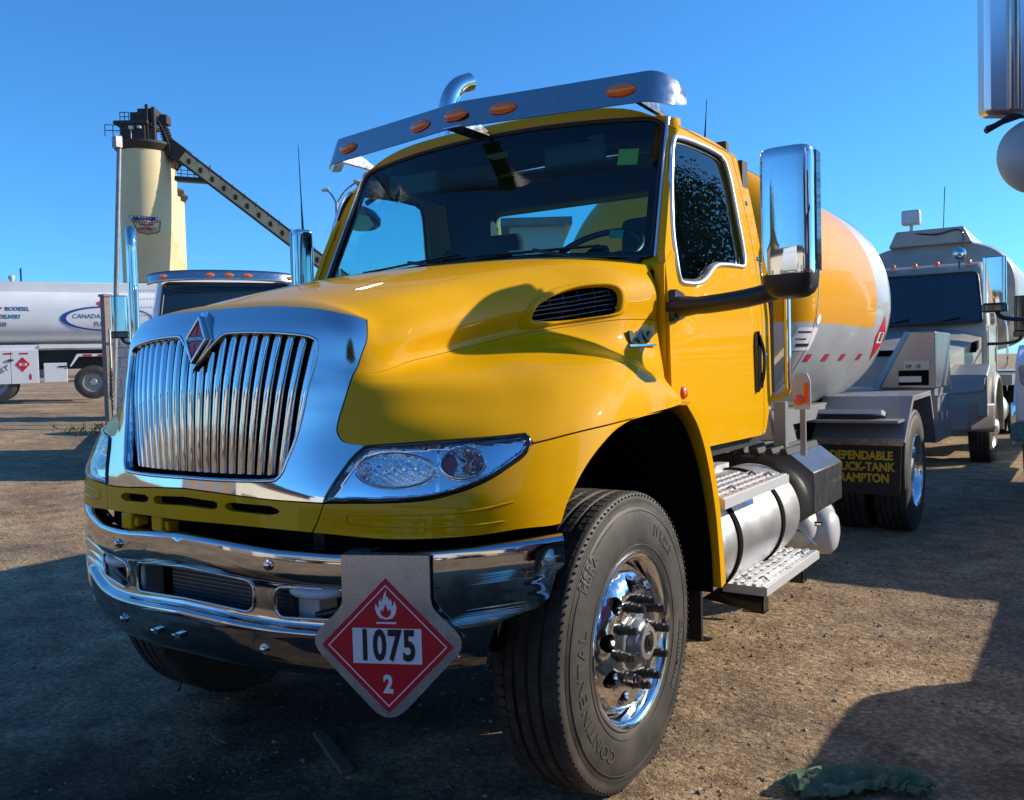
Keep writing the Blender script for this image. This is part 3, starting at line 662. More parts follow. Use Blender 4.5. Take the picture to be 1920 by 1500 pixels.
# bright rolled edges round the openings
mb=MB(); q=[Vector(bsurf(a,b)) for a,b in tow]; mb.tube(q,.006,8,closed=True); pair(mb,'opening_edge',CHB,bumper,smooth=60)
mb=MB(); q=[Vector(bsurf(a,b)) for a,b in cen]; q=q+[Vector((-p.x,p.y,p.z)) for p in reversed(q[1:-1])]; mb.tube(q,.006,8,closed=True); mb.build('opening_edge',CHB,bumper,smooth=60)
for (sx,z) in ((.385,.915),(-.385,.915),(.36,.638),(-.36,.638),(-.12,.63),(.0,.63)):
    mb=MB(); p=Vector(bsurf(sx,kz(z))); _,n=bplan(sx); M=Matrix.Translation(p)@n.to_track_quat('Z','Y').to_matrix().to_4x4()
    if abs(sx)>.2: mb.lathe([(.017,0),(.017,.004),(.0095,.005),(.0095,.013),(.006,.015),(0,.015)],'z',(0,0,0),16)
    else: mb.box(-.012,.012,-.008,.008,0,.014); mb.tube([(-.03,0,.010),(.012,0,.010)],.003,6)
    mb.xf(M); mb.build('bumper_bolt',CHR,bumper,smooth=40)
# behind the bumper: radiator core, dark voids, tow hooks, hoses
mb=MB(); mb.box(-.20,.40,-.90,-.86,.66,.90); mb.build('radiator',mat('radiator_metal',(.05,.055,.06),.5,.6),TR,smooth=0)
mb=MB()
for k in range(16): mb.box(-.195,.395,-.906,-.900,.685+k*.0135,.6885+k*.0135)
mb.build('radiator_fins',mat('fin_metal',(.20,.21,.22),.4,.8),TR,smooth=0)
mb=MB(); mb.box(-.62,.62,-.78,-.2,.60,1.0); mb.box(-.66,.66,-.70,.5,.98,1.12); mb.box(-.40,.40,-.72,.55,1.1,1.60); mb.build('engine_block',MBK,TR,smooth=0)
mb=MB(); mb.tube(spl([(.40,-.86,.80),(.43,-.925,.805),(.50,-.93,.80),(.57,-.90,.805),(.61,-.82,.82)],5),.016,12); mb.box(.39,.49,-.88,-.80,.66,.88); pair(mb,'tow_hook',LGR,TR,smooth=50,bevel=.006)
mb=MB(); mb.tube(spl([(.48,-.88,.72),(.58,-.86,.75),(.70,-.80,.80)],6),.014,10)
for k in range(22):
    pass
pair(mb,'air_hose',BLK,TR,smooth=60)
mb=MB(); mb.lathe([(0,0),(.035,.004),(.046,.02),(.046,.06)],'y',(.64,-.84,.77),20); pair(mb,'fog_lamp',LGR,TR,smooth=60)
mb=MB(); mb.box(-.96,.96,-.60,-.55,.60,1.12); mb.build('bumper_mount',MBK,TR,smooth=0)
# hood hinges under the valance
for x in (-.33,-.16):
    mb=MB(); mb.box(x-.028,x+.028,-.985,-.93,.945,1.0); mb.box(x+.03,x+.05,-.975,-.93,.955,.985); mb.build('hood_hinge',YEL,TR,bevel=.005)
# ------------------------------------------------------------------ placard on its polished holder
pa=rad(24); px_=Vector((math.cos(pa),math.sin(pa),0)); pn=Vector((math.sin(pa),-math.cos(pa),0)); PO=Vector((.73,-.875,0))+px_*.026+pn*.012; PO.z=.668
def rpoly(pts,rs,n=7):
    out=[]
    for i,p in enumerate(pts):
        r=rs[i]
        if r<=0: out.append(p); continue
        a=Vector(pts[i-1])-Vector(p); b=Vector(pts[(i+1)%len(pts)])-Vector(p); a.normalize(); b.normalize(); A=Vector(p)+a*r; B=Vector(p)+b*r
        for k in range(n+1):
            t=k/n; q=A*(1-t)**2+Vector(p)*2*t*(1-t)+B*t*t; out.append((q.x,q.y))
    return out
hold=rpoly([(-.133,.262),(-.133,.115),(-.243,.012),(0.0,-.242),(.243,.012),(.133,.115),(.133,.262)],[0,.03,.06,.08,.06,.03,0])
mb=MB(); plate(mb,hold,PO,px_,Vector((0,0,1)),pn,-.003,.003)
mb.add([PO+px_*a+Vector((0,0,b))+pn*c for a,b,c in ((-.133,.262,.003),(.133,.262,.003),(.133,.2625,-.10),(-.133,.2625,-.10),(-.133,.266,.003),(.133,.266,.003),(.133,.2665,-.10),(-.133,.2665,-.10))],[(4,5,6,7),(0,3,2,1),(0,1,5,4),(1,2,6,5),(3,0,4,7),(2,3,7,6)])
plc=mb.build('placard_holder',mat('holder_steel',(.62,.63,.65),.22,.8,rvar=(12,.1)),TR,smooth=30)
ep=MB(); plate(ep,[(.10,.10),(.16,.10),(.16,.08),(.232,.03),(.205,.0),(.205,-.005),(.12,.04)],PO,px_,Vector((0,0,1)),pn,-.020,-.016); ep.build('rear_plate',STL,plc)
H=.199
mb=MB(); plate(mb,diamond(H,H),PO,px_,Vector((0,0,1)),pn,.003,.005); card=mb.build('placard',RED,TR,smooth=0)
Z=Vector((0,0,1))
mb=MB(); frame2(mb,diamond(.180,.180),diamond(.1755,.1755),PO,px_,Z,pn,.005,.0058); mb.build('placard_border',WHT,card,smooth=0)
mb=MB(); plate(mb,[(-.104,-.052),(.104,-.052),(.104,.052),(-.104,.052)],PO,px_,Z,pn,.005,.0060); mb.build('number_panel',WHT,card,smooth=0)
mb=MB(); put(mb,text('1075',.124,None,.0004,.0042,.66,'CENTER',1.09),PO+pn*.0066+Z*-.002,px_,Z,pn); mb.build('number_lettering',INK,card,smooth=0)
mb=MB(); put(mb,text('2',.072,None,.0004,.003,.8),PO+pn*.0056+Z*-.115,px_,Z,pn); mb.build('class_number',WHT,card,smooth=0)
mb=MB(); plate(mb,[(-.030,.0655),(.030,.0655),(.030,.0705),(-.030,.0705)],PO,px_,Z,pn,.005,.0060)
fl=[(0,.0),(-.018,.004),(-.028,.016),(-.033,.032),(-.031,.047),(-.027,.038),(-.021,.034),(-.022,.050),(-.014,.064),(-.016,.050),(-.010,.056),(-.006,.072),(.002,.088),(.001,.070),(.008,.062),(.012,.052),(.013,.062),(.019,.050),(.017,.038),(.023,.044),(.026,.055),(.032,.036),(.028,.016),(.018,.004)]
plate(mb,[(a,b+.078) for a,b in fl],PO,px_,Z,pn,.005,.0060)
mb.build('flame_mark',WHT,card,smooth=0)
mb=MB(); f2=[(0,.0),(-.012,.006),(-.017,.016),(-.013,.026),(-.009,.018),(-.006,.030),(.0,.042),(.003,.028),(.007,.020),(.012,.028),(.016,.016),(.011,.006)]
plate(mb,[(a,b+.083) for a,b in f2],PO,px_,Z,pn,.0060,.0066); mb.build('inner_flame',RED,card,smooth=0)
# ------------------------------------------------------------------ cab
def sx_(z): return lerp_tab([(.9,1.025),(1.2,1.035),(1.7,1.03),(1.85,1.02),(2.1,.998),(2.35,.972),(2.5,.950),(2.6,.93)],z)
def side(y,z):
    return (sx_(z)-.0*(y),y,z)
win=spl([(.715,1.845),(.70,2.02),(.735,2.20),(.79,2.36),(.83,2.425)],4)+spl([(.86,2.452),(1.0,2.468),(1.25,2.478),(1.42,2.475)],3)+spl([(1.475,2.455),(1.51,2.38),(1.55,2.20),(1.585,2.05),(1.595,1.985)],4)+spl([(1.585,1.955),(1.55,1.94),(1.42,1.935),(1.25,1.925),(1.15,1.905),(1.05,1.855),(.97,1.825),(.88,1.812),(.76,1.808)],3)+[(.73,1.815)]
door=[(.60,1.095),(.592,1.5),(.592,1.86)]+spl([(.60,1.93),(.69,2.14),(.80,2.36),(.87,2.46)],4)+spl([(.93,2.503),(1.1,2.525),(1.4,2.530),(1.55,2.52)],4)+spl([(1.60,2.49),(1.64,2.38),(1.70,2.20),(1.76,1.98),(1.785,1.80),(1.79,1.5)],4)+[(1.785,1.15),(1.76,1.085)]
mb=MB(); panel(mb,door,side,.05,.05,holes=[win],t=.03,center=Vector((0,1.2,1.8)),mirror=False)
drs=pair(mb,'door',YEL,TR)
corner=[(1.768,1.09),(1.793,1.15),(1.797,1.5),(1.793,1.80),(1.768,1.98),(1.708,2.20),(1.648,2.38),(1.61,2.495),(1.66,2.50)]+spl([(1.72,2.48),(1.79,2.36),(1.85,2.15),(1.90,1.95),(1.92,1.75)],4)+[(1.925,1.30),(1.90,1.26),(1.83,1.11)]
mb=MB(); panel(mb,corner,side,.05,.05,t=.08,center=Vector((0,1.2,1.8)),mirror=False)
pair(mb,'cab_corner',YEL,TR)
# bolts on the corner panel
mb=MB()
for z,y in ((2.28,1.72),(2.0,1.80),(1.5,1.835)): 
    mb=MB(); mb.lathe([(0,.010),(.007,.008),(.012,.002),(.013,0)],'x',(sx_(z),y,z),12); pair(mb,'corner_bolt',CHR,TR,smooth=60)
# window trim and pane
mb=MB(); mb.tube([(sx_(z)+.001,y,z) for y,z in win],.011,8,closed=True); pair(mb,'window_trim',BRA,drs,smooth=60)
cw=(1.17,2.14); ins=lambda q:[(cw[0]+(y-cw[0])*q,cw[1]+(z-cw[1])*q) for y,z in win]
mb=MB(); panel(mb,ins(1.0),lambda y,z:(sx_(z)-.014,y,z),.06,.06,t=.0,holes=[ins(.93)],center=Vector((0,1.2,1.8)),mirror=False,rim=False); pair(mb,'window_seal',BLK,drs)
mb=MB(); panel(mb,ins(.955),lambda y,z:(sx_(z)-.016,y,z),.08,.08,t=.0,center=Vector((0,1.2,1.8)),mirror=False,rim=False); pair(mb,'window',DRG,drs)
# door handle: recessed black loop
mb=MB(); hp=rpoly([(1.655,1.30),(1.725,1.33),(1.735,1.56),(1.70,1.625),(1.66,1.615),(1.65,1.55)],[.03]*6,4)
mb.prism(hp,'x',1.028,1.047); hd=pair(mb,'door_handle',GBK,drs,bevel=.008)
mb=MB(); mb.prism(rpoly([(1.672,1.37),(1.705,1.38),(1.712,1.54),(1.675,1.55)],[.012]*4,4),'x',1.047,1.0485); pair(mb,'handle_recess',MBK,hd,smooth=0)
mb=MB(); mb.tube(spl([(1.043,1.722,1.33),(1.058,1.727,1.42),(1.058,1.727,1.52),(1.045,1.70,1.60)],5),.009,8); pair(mb,'handle_bar',GBK,hd,smooth=60)
# character line of the door
# windshield
def ws(s,t):
    a=abs(s); xb,xt=.942,.885
    yb=.555+.075*a**2.4; yt=.835+.085*a**2.2
    zb=1.955-.042*a**2; zt=2.600-.044*a**2
    x=(xb+(xt-xb)*t)*s; return (x,yb+(yt-yb)*t-.03*math.sin(PI*t)*0,zb+(zt-zb)*t)
mb=MB(); rp=rpoly([(-1,0),(1,0),(1,1),(-1,1)],[.04,.04,.10,.10])
panel(mb,rp,ws,.06,.08,t=0,rim=False,mirror=False,center=Vector((0,2,2)))
wsh=mb.build('windshield',WSG,TR)
mb=MB(); mb.tube([ws(s,t) for s,t in dense(rp,.06,.08)],.012,8,closed=True); mb.build('windshield_gasket',BLK,wsh,smooth=60)
fr=rpoly([(-.955,.035),(.955,.035),(.945,.86),(-.945,.86)],[.06]*4)
mb=MB(); panel(mb,rp,lambda s,t:(ws(s,t)[0],ws(s,t)[1]+.012,ws(s,t)[2]),.06,.06,holes=[fr],t=0,rim=False,mirror=False,center=Vector((0,2,2))); mb.build('windshield_border',MBK,wsh)
mb=MB(); mb.tube([Vector(ws(1.0,t))+Vector((.016,.0,0)) for t in [k/14 for k in range(15)]],.010,8); pair(mb,'pillar_trim',BRA,TR,smooth=60)
# stickers in the glass
def stick(s0,s1,t0,t1,m,nm):
    q=MB(); q.grid(lambda a,b:tuple(Vector(ws(s0+(s1-s0)*a,t0+(t1-t0)*b))+Vector((0,.006,0))),3,3); q.build(nm,m,wsh,smooth=60)
stick(.785,.885,.66,.78,mat('sticker_yellow',(.42,.40,.03),.6),'service_sticker')
stick(.79,.855,.13,.19,mat('sticker_green',(.02,.22,.12),.6),'green_sticker')
stick(.28,.38,.055,.07,LIN,'id_sticker'); stick(.30,.36,.032,.042,LIN,'id_sticker')
# pillar, header, roof, rear wall as one shell
cb=MB()
def pil(s,q):
    y=.555+.075; t=s
    W0=Vector(ws(1.0,t))+Vector((.022,0,0)); yd=lerp_tab([(1.86,.585),(1.93,.60),(2.14,.69),(2.36,.80),(2.46,.87),(2.53,.97)],W0.z)
    S0=Vector((sx_(W0.z),yd,W0.z)); m=Vector((S0.x-.004,W0.y+.004,W0.z)) if S0.y>W0.y+.006 else (W0+S0)/2
    return tuple(W0*(1-q)**2+m*2*q*(1-q)+S0*q*q)
n0,f0=len(cb.v),len(cb.f)
cb.grid(pil,16,6)
cb.mirror(n0,f0)
def roofz(x,y):
    a=min(abs(x)/.945,1); return lerp_tab([(.80,2.65),(.9,2.678),(1.1,2.695),(1.5,2.69),(1.7,2.65),(1.8,2.59)],y)-.150*a**5-.03*a*a
def roof(a,b):
    y=.90+(1.66-.90)*b; x=.946*a
    return (x,y,roofz(x,y))
cb.grid(lambda a,b:roof(2*a-1,b),36,12)
n0,f0=len(cb.v),len(cb.f)
cb.grid(lambda a,b:((lambda x,y,z:(x,y,z))(*( [ .946+(sx_(2.50)+.002-.946)*b, .90+(1.66-.90)*a, roofz(.946,.90+(1.66-.90)*a)*(1-b)+2.515*b]))),12,4)
cb.mirror(n0,f0)
# header strip between windshield and visor
def head(a,b):
    s=2*a-1; p=Vector(ws(s,1))+Vector((.02*s,0,.010)); q=Vector(roof(s,0)); m=Vector((p.x,p.y+.01,q.z-.01))
    return tuple(p*(1-b)**2+m*2*b*(1-b)+q*b*b)
cb.grid(head,36,6)
# rear wall
def rear(a,b):
    x=-.98+1.96*a; z=1.08+1.50*b; y=lerp_tab([(1.08,1.86),(1.3,1.90),(1.95,1.90),(2.15,1.86),(2.36,1.79),(2.5,1.72),(2.6,1.66)],z); return (min(max(x,-sx_(z)+.01),sx_(z)-.01),y,z)
rw=rpoly([(-.60,2.03),(.60,2.03),(.60,2.40),(-.60,2.40)],[.06]*4)
def rearp(x,z): return (x,lerp_tab([(1.08,1.86),(1.3,1.90),(1.95,1.90),(2.15,1.86),(2.36,1.79),(2.5,1.72),(2.66,1.66)],z),z)
panel(cb,[(-1.0,1.10),(1.0,1.10),(1.0,1.8),(.95,2.40),(.93,2.52),(.6,2.625),(-.6,2.625),(-.93,2.52),(-.95,2.40),(-1.0,1.8)],rearp,.12,.1,holes=[rw],t=.03,mirror=False,center=Vector((0,0,1.8)))
for sg in (1,-1): cb.prism([(.578,1.10),(.578,1.874),(.62,1.902),(.66,1.935),(.70,1.935),(.70,1.10)],'x',.905*sg,1.017*sg)
cb.n={}
cb.build('cab_shell',YEL,TR,smooth=50,weld=.002)
mb=MB(); panel(mb,rw,lambda x,z:(x,rearp(x,z)[1]-.01,z),.2,.2,t=0,rim=False,mirror=False,center=Vector((0,0,1.8))); mb.build('rear_window',DRG,TR)
mb=MB(); mb.box(.88,.972,.560,.588,1.10,1.855); pair(mb,'door_gap_fill',MBK,TR,smooth=0)  # black strip in the open hood-to-door gap, stands in for its shade
# interior lining: floor, dark headliner, rear trim, dash
mb=MB(); mb.box(-.98,.98,.62,1.88,1.09,1.12); mb.box(-.93,.93,.66,.95,1.30,1.90); mb.box(-.9,.9,.60,.70,1.85,1.925)
mb.box(.1,.75,.80,1.02,1.86,1.97); mb.build('dashboard',INT,TR,bevel=.02)
mb=MB(); mb.grid(lambda a,b:((2*a-1)*.90,.93+(1.62-.93)*b,roofz((2*a-1)*.90,.93+(1.62-.93)*b)-.05),20,6); mb.build('headliner',INT,TR,smooth=60)
mb=MB(); mb.box(-.99,.99,1.80,1.86,1.12,2.02); mb.box(-.97,-.60,1.70,1.78,2.0,2.5); mb.box(.60,.97,1.70,1.78,2.0,2.5); mb.box(-.9,.9,1.66,1.70,2.41,2.60); mb.build('rear_trim',INT,TR,smooth=0)
mb=MB(); mb.box(.955,.985,.62,1.8,1.12,1.80); pair(mb,'door_trim',INT,TR,smooth=0)
for x,nm in ((.46,'seat'),(-.46,'seat')):
    mb=MB(); mb.box(x-.25,x+.25,1.15,1.62,1.42,1.58); mb.box(x-.24,x+.24,1.55,1.70,1.55,2.08); mb.box(x-.14,x+.14,1.58,1.68,2.05,2.26); st=mb.build(nm,SEA,TR,bevel=.05,seg=3)
    mb=MB(); mb.box(x-.10,x+.10,1.14,1.62,1.12,1.42); mb.build('seat_base',INT,st,smooth=0)
mb=MB(); cW=Vector((.44,1.10,2.02)); axw=Vector((0,-.55,.83)).normalized(); a1=Vector((1,0,0)); a2=axw.cross(a1)
mb.tube([cW+(a1*math.cos(2*PI*k/48)+a2*math.sin(2*PI*k/48))*.225 for k in range(48)],.016,10,closed=True)
for q in (0,PI,1.5*PI): mb.tube([cW-axw*.03,cW+(a1*math.cos(q)+a2*math.sin(q))*.22],.012,8)
mb.tube([cW+axw*.01,cW-axw*.35],[.06,.045],16); mb.build('steering_wheel',BLK,TR,smooth=60)
for q in ((-.50,.86,2.44),(.46,.86,2.46)): mb=MB(); mb.obox(q,.16,.02,.06); mb.build('inner_visor',INT,TR,bevel=.015)
mb=MB(); mb.obox((0,.90,2.53),.045,.03,.02); mb.build('dome_lamp',LIN,TR,bevel=.01)
# cowl and wipers
mb=MB(); mb.grid(lambda a,b:((2*a-1)*.90,.545+.09*b+.05*abs(2*a-1)**2.4*b,1.943-.07*abs(2*a-1)**2.6-.006+.0*b),24,3); mb.build('cowl',MBK,TR,smooth=60)
for x0,x1 in ((-.62,.02),(.10,.72)):
    mb=MB(); mb.tube([Vector(ws(x0/.94,.045))+Vector((0,-.02,0)),Vector(ws(x1/.94,.075))+Vector((0,-.022,0))],.006,6); mb.tube([Vector(ws((x0+x1)/1.88,.06))+Vector((0,-.03,.0)),Vector(ws((x1+.06)/.94,.0))+Vector((0,-.03,-.03))],.008,6); mb.build('wiper',BLK,TR,smooth=60)
# ------------------------------------------------------------------ sun visor with marker lamps
def vis(x):
    a=abs(x); B=Vector((x,.535+.135*(a/.9)+.0*a,2.583-.012*(a/.9))); T=Vector((x*.992,B.y+.055,2.716-.002*(a/.9))); return B,T
mb=MB(); rows=[]
xs_=[-.9+1.8*k/36 for k in range(37)]
def visend(sg):
    B,T=vis(.9); out=[]
    for k in range(1,9):
        q=k/8; an=q*rad(75)
        dx=.115*math.sin(an)*1.0; dy=.14*(1-math.cos(an))*1.3
        b=B+Vector((dx+.01*q,dy+.03*q,-.02*q)); tp=T+Vector((dx*1.0,dy+.03*q,-.06*q*q))
        if q>.55: m=(b+tp)/2; w=1-((q-.55)/.45)**2*.55; b=m+(b-m)*w; tp=m+(tp-m)*w
        out.append((Vector((b.x*sg,b.y,b.z)),Vector((tp.x*sg,tp.y,tp.z))))
    return out
rows=[tuple(p) for p in reversed(visend(-1))]+[vis(x) for x in xs_]+visend(1)
th=Vector((0,.004,-.002)); vs=[]
for b,tp in rows: vs+=[b,tp,tp+th,b+th]
n=len(rows); mb.add(vs,[(i*4+k,i*4+(k+1)%4,(i+1)*4+(k+1)%4,(i+1)*4+k) for i in range(n-1) for k in range(4)]+[(0,3,2,1),(n*4-4,n*4-3,n*4-2,n*4-1)])
visor=mb.build('sun_visor_panel',STL,TR,smooth=35)
for x in (-.795,-.241,0,.241,.795):
    B,T=vis(x); c=(B+T)/2; nn=Vector((.15*(1 if x>0 else -1) if x else 0,-.86,.5)).normalized() ; ux=(vis(x+.01)[0]-vis(x-.01)[0]).normalized(); uy=(T-B).normalized(); nn=ux.cross(uy)
    mb=MB(); M=Matrix((ux,uy,nn)).transposed().to_4x4(); M.translation=c-uy*.005+nn*.002
    mb.lathe([(.055,0),(.053,.010),(.042,.018),(.02,.022),(0,.022)],'z',(0,0,0),28)
    for i,p in enumerate(mb.v): mb.v[i]=(p[0]*1.15,p[1]*.46,p[2])
    mb.xf(M); ml=mb.build('marker_lamp',AMB,visor,smooth=60)
    mb=MB(); mb.tube([(.066*math.cos(2*PI*k/32),.028*math.sin(2*PI*k/32),.003) for k in range(32)],.004,6,closed=True); mb.xf(M); mb.build('lamp_rim',ORA,ml,smooth=60)
for x in (-.86,0,.86):
    B,T=vis(x); mb=MB(); p=(B+T)/2; mb.prism([(p.y,B.z+.008),(p.y+.27,2.60-.03*abs(x)),(p.y+.27,2.615-.03*abs(x)),(p.y+.02,T.z-.03)],'x',x-.012,x+.012); mb.box(x-.05,x+.05,p.y-.03,p.y+.25,B.z+.002,B.z+.006) if x==0 else None; mb.build('visor_bracket',STL,visor,smooth=0)
# ------------------------------------------------------------------ mirrors
def mirror_set(mir):
    """driver-side mirror: black arm from the door, chrome shell with black foot"""
    arm=MB()
    path=spl([(1.03,.64,1.70),(1.09,.62,1.70),(1.20,.59,1.70),(1.36,.56,1.712),(1.48,.55,1.735),(1.53,.55,1.76)],5)
    rs=[.055-.020*min(1,k/8) if k<9 else .036 for k in range(len(path))]
    arm.tube(path,rs,14); arm.prism(rpoly([(.585,1.635),(.70,1.655),(.705,1.755),(.60,1.775)],[.02]*4,4),'x',1.028,1.055)
    # foot: bowl under the shell
    def shell(z,k,sc=1,off=0):
        # rounded D-section, chrome back to the front
        pts=[]
        for a in range(28):
            q=2*PI*a/28; c,s=math.cos(q),math.sin(q); e=.55
            x=.098*math.copysign(abs(c)**e,c); y=.075*math.copysign(abs(s)**(.6 if s<0 else .35),s)
            pts.append((1.535+x*sc,.55+y*sc+off,z))
        return pts
    Zs=[(1.700,.35),(1.706,.62),(1.720,.82),(1.745,.95),(1.785,.99)]
    n0=len(arm.v); vs=[p for z,sc in Zs for p in shell(z,0,sc)]
    arm.add(vs,[(i*28+k,i*28+(k+1)%28,(i+1)*28+(k+1)%28,(i+1)*28+k) for i in range(len(Zs)-1) for k in range(28)]+[tuple(range(27,-1,-1)),tuple(range((len(Zs)-1)*28,len(Zs)*28))])
    sh=MB(); Zs=[(1.786,1.0),(1.80,1.015),(1.9,1.02),(2.1,1.02),(2.21,1.015),(2.235,.99),(2.248,.94),(2.253,.82)]
    vs=[p for z,sc in Zs for p in shell(z,0,sc)]
    sh.add(vs,[(i*28+k,i*28+(k+1)%28,(i+1)*28+(k+1)%28,(i+1)*28+k) for i in range(len(Zs)-1) for k in range(28)]+[tuple(range(27,-1,-1)),tuple(range((len(Zs)-1)*28,len(Zs)*28))])
    gl=MB(); gl.box(1.455,1.615,.626,.632,1.81,2.22); ed=MB(); ed.box(1.632,1.637,.54,.60,1.80,2.235)
    if mir:
        R=Matrix.Translation((-1.42,.93,.12))@Matrix.Rotation(rad(66),4,'Z')@Matrix.Diagonal((.62,.62,.97,1))@Matrix.Translation((1.535,-.55,0))
        for q in (sh,gl,ed):
            q.v=[(-a,b,c) for a,b,c in q.v]; q.f=[list(reversed(f)) for f in q.f]; q.xf(R)
        arm=MB(); arm.tube(spl([(-1.03,.64,1.70),(-1.12,.66,1.70),(-1.30,.76,1.74),(-1.38,.90,1.82),(-1.42,.93,1.88)],5),.034,12)
        arm.lathe([(0,1.82),(.05,1.83),(.07,1.86),(.072,1.908)],'z',(-1.42,.93,0),20)
    a=arm.build('mirror_arm',BLK,TR,smooth=50); s=sh.build('mirror_shell',CHR,a,smooth=40); gl.build('mirror_glass',mat('mirror_silver',(.8,.8,.8),.01,1),s,smooth=0); ed.build('mirror_seam',GBK,s,smooth=0)
mirror_set(False); mirror_set(True)
mb=MB(); mb.tube([(-1.46,.98,2.32),(-1.465,.98,2.50),(-1.475,.98,2.82)],[.008,.004,.002],6); mb.build('whip_antenna',GBK,TR,smooth=60)
mb=MB(); mb.tube([(.83,1.55,2.60),(.833,1.56,2.70),(.835,1.57,2.80)],[.006,.003,.002],6); mb.build('whip_antenna',GBK,TR,smooth=60)
# grab bar behind the door
mb=MB(); mb.tube(spl([(1.02,1.93,2.10),(1.10,1.94,2.08),(1.115,1.945,2.0),(1.115,1.95,1.75),(1.115,1.95,1.45),(1.115,1.955,1.32)],5),.019,10); gbr=mb.build('grab_bar',CHR,TR,smooth=60)
mb=MB(); mb.tube(spl([(1.115,1.955,1.33),(1.11,1.955,1.295),(1.07,1.93,1.275),(1.02,1.88,1.265)],4),.014,8); mb.build('grab_bar_bracket',YEL,gbr,smooth=60)
mb=MB(); mb.box(1.0,1.03,1.93,1.99,1.30,2.15); mb.build('cab_seal',MBK,TR,smooth=0)
# exhaust stack on the far side
mb=MB(); mb.tube(spl([(-1.22,2.12,1.0),(-1.22,2.12,2.6),(-1.22,2.12,3.10),(-1.22,2.12,3.22),(-1.21,2.15,3.33),(-1.185,2.21,3.41),(-1.15,2.30,3.455)],5),.062,20); mb.build('exhaust_stack',CHR,TR,smooth=60)

# look-down mirror over the passenger window
mb=MB(); mb.lathe([(0,.09),(.06,.075),(.11,.03),(.125,-.02),(.11,-.05),(0,-.055)],'z',(0,0,0),24); mb.v=[(x*.6,y*1.15,z*.9) for x,y,z in mb.v]; mb.xf(Matrix.Translation((-1.10,1.10,2.36))@Matrix.Rotation(rad(-25),4,'Y')); mb.tube([(-1.06,1.10,2.44),(-.99,1.12,2.48)],.016,8); mb.build('lookdown_mirror',BLK,TR,smooth=50)
# ------------------------------------------------------------------ wheels
def tyre_prof(w=.28,R=.52,r=.292):
    """(radius, offset) across, outer face towards +; offset 0 = outer sidewall bulge"""
    h=w; right=[(r,-.030),(r+.006,-.016),(r+.030,-.004),(r+.075,0),(r+.13,-.003),(r+.165,-.010),(R-.055,-.013),(R-.050,-.017),(R-.03,-.014),(R-.012,-.016),(R-.002,-.024),(R,-.034)]
    g=[]
    for c in (-.075,-.125,-.175,-.215): g+= [(R,c+.009),(R-.012,c+.006),(R-.012,c-.006),(R,c-.009)]
    g=[(R,-.034-.0)]+g[0:]
    g=[(R-.0,x[1]) if x[0]==R else x for x in g]
    left=[(a,-h-b) for a,b in reversed(right)]
    return right+[q for q in g if -h+.034<q[1]<-.034]+left
def sidewall(rr_,w=.28,R=.52,r=.292):
    T=sorted([(a,b) for a,b in tyre_prof(w,R,r)[:12]]); return lerp_tab(T,rr_)
def polar_text(mb,s,size,rm,ang,x0,bold=.002,sx=1,up=1,lift=.0015,ext=.0012):
    """lettering bent round the tyre; up=1 reads with its foot towards the hub"""
    vs,fs_=text(s,size,None,ext,bold,sx,'CENTER',1.05); out=[]
    for a,b,c in vs:
        r=rm+b*up; q=ang-up*a/rm   # angle measured from +z towards -y on the outer face seen from +x
        out.append((x0+sidewall(r)+lift+c,-math.sin(-q)*-1*r if False else r*math.sin(q)*-1,r*math.cos(q)))
    mb.add(out,fs_); return mb
HZ=.5
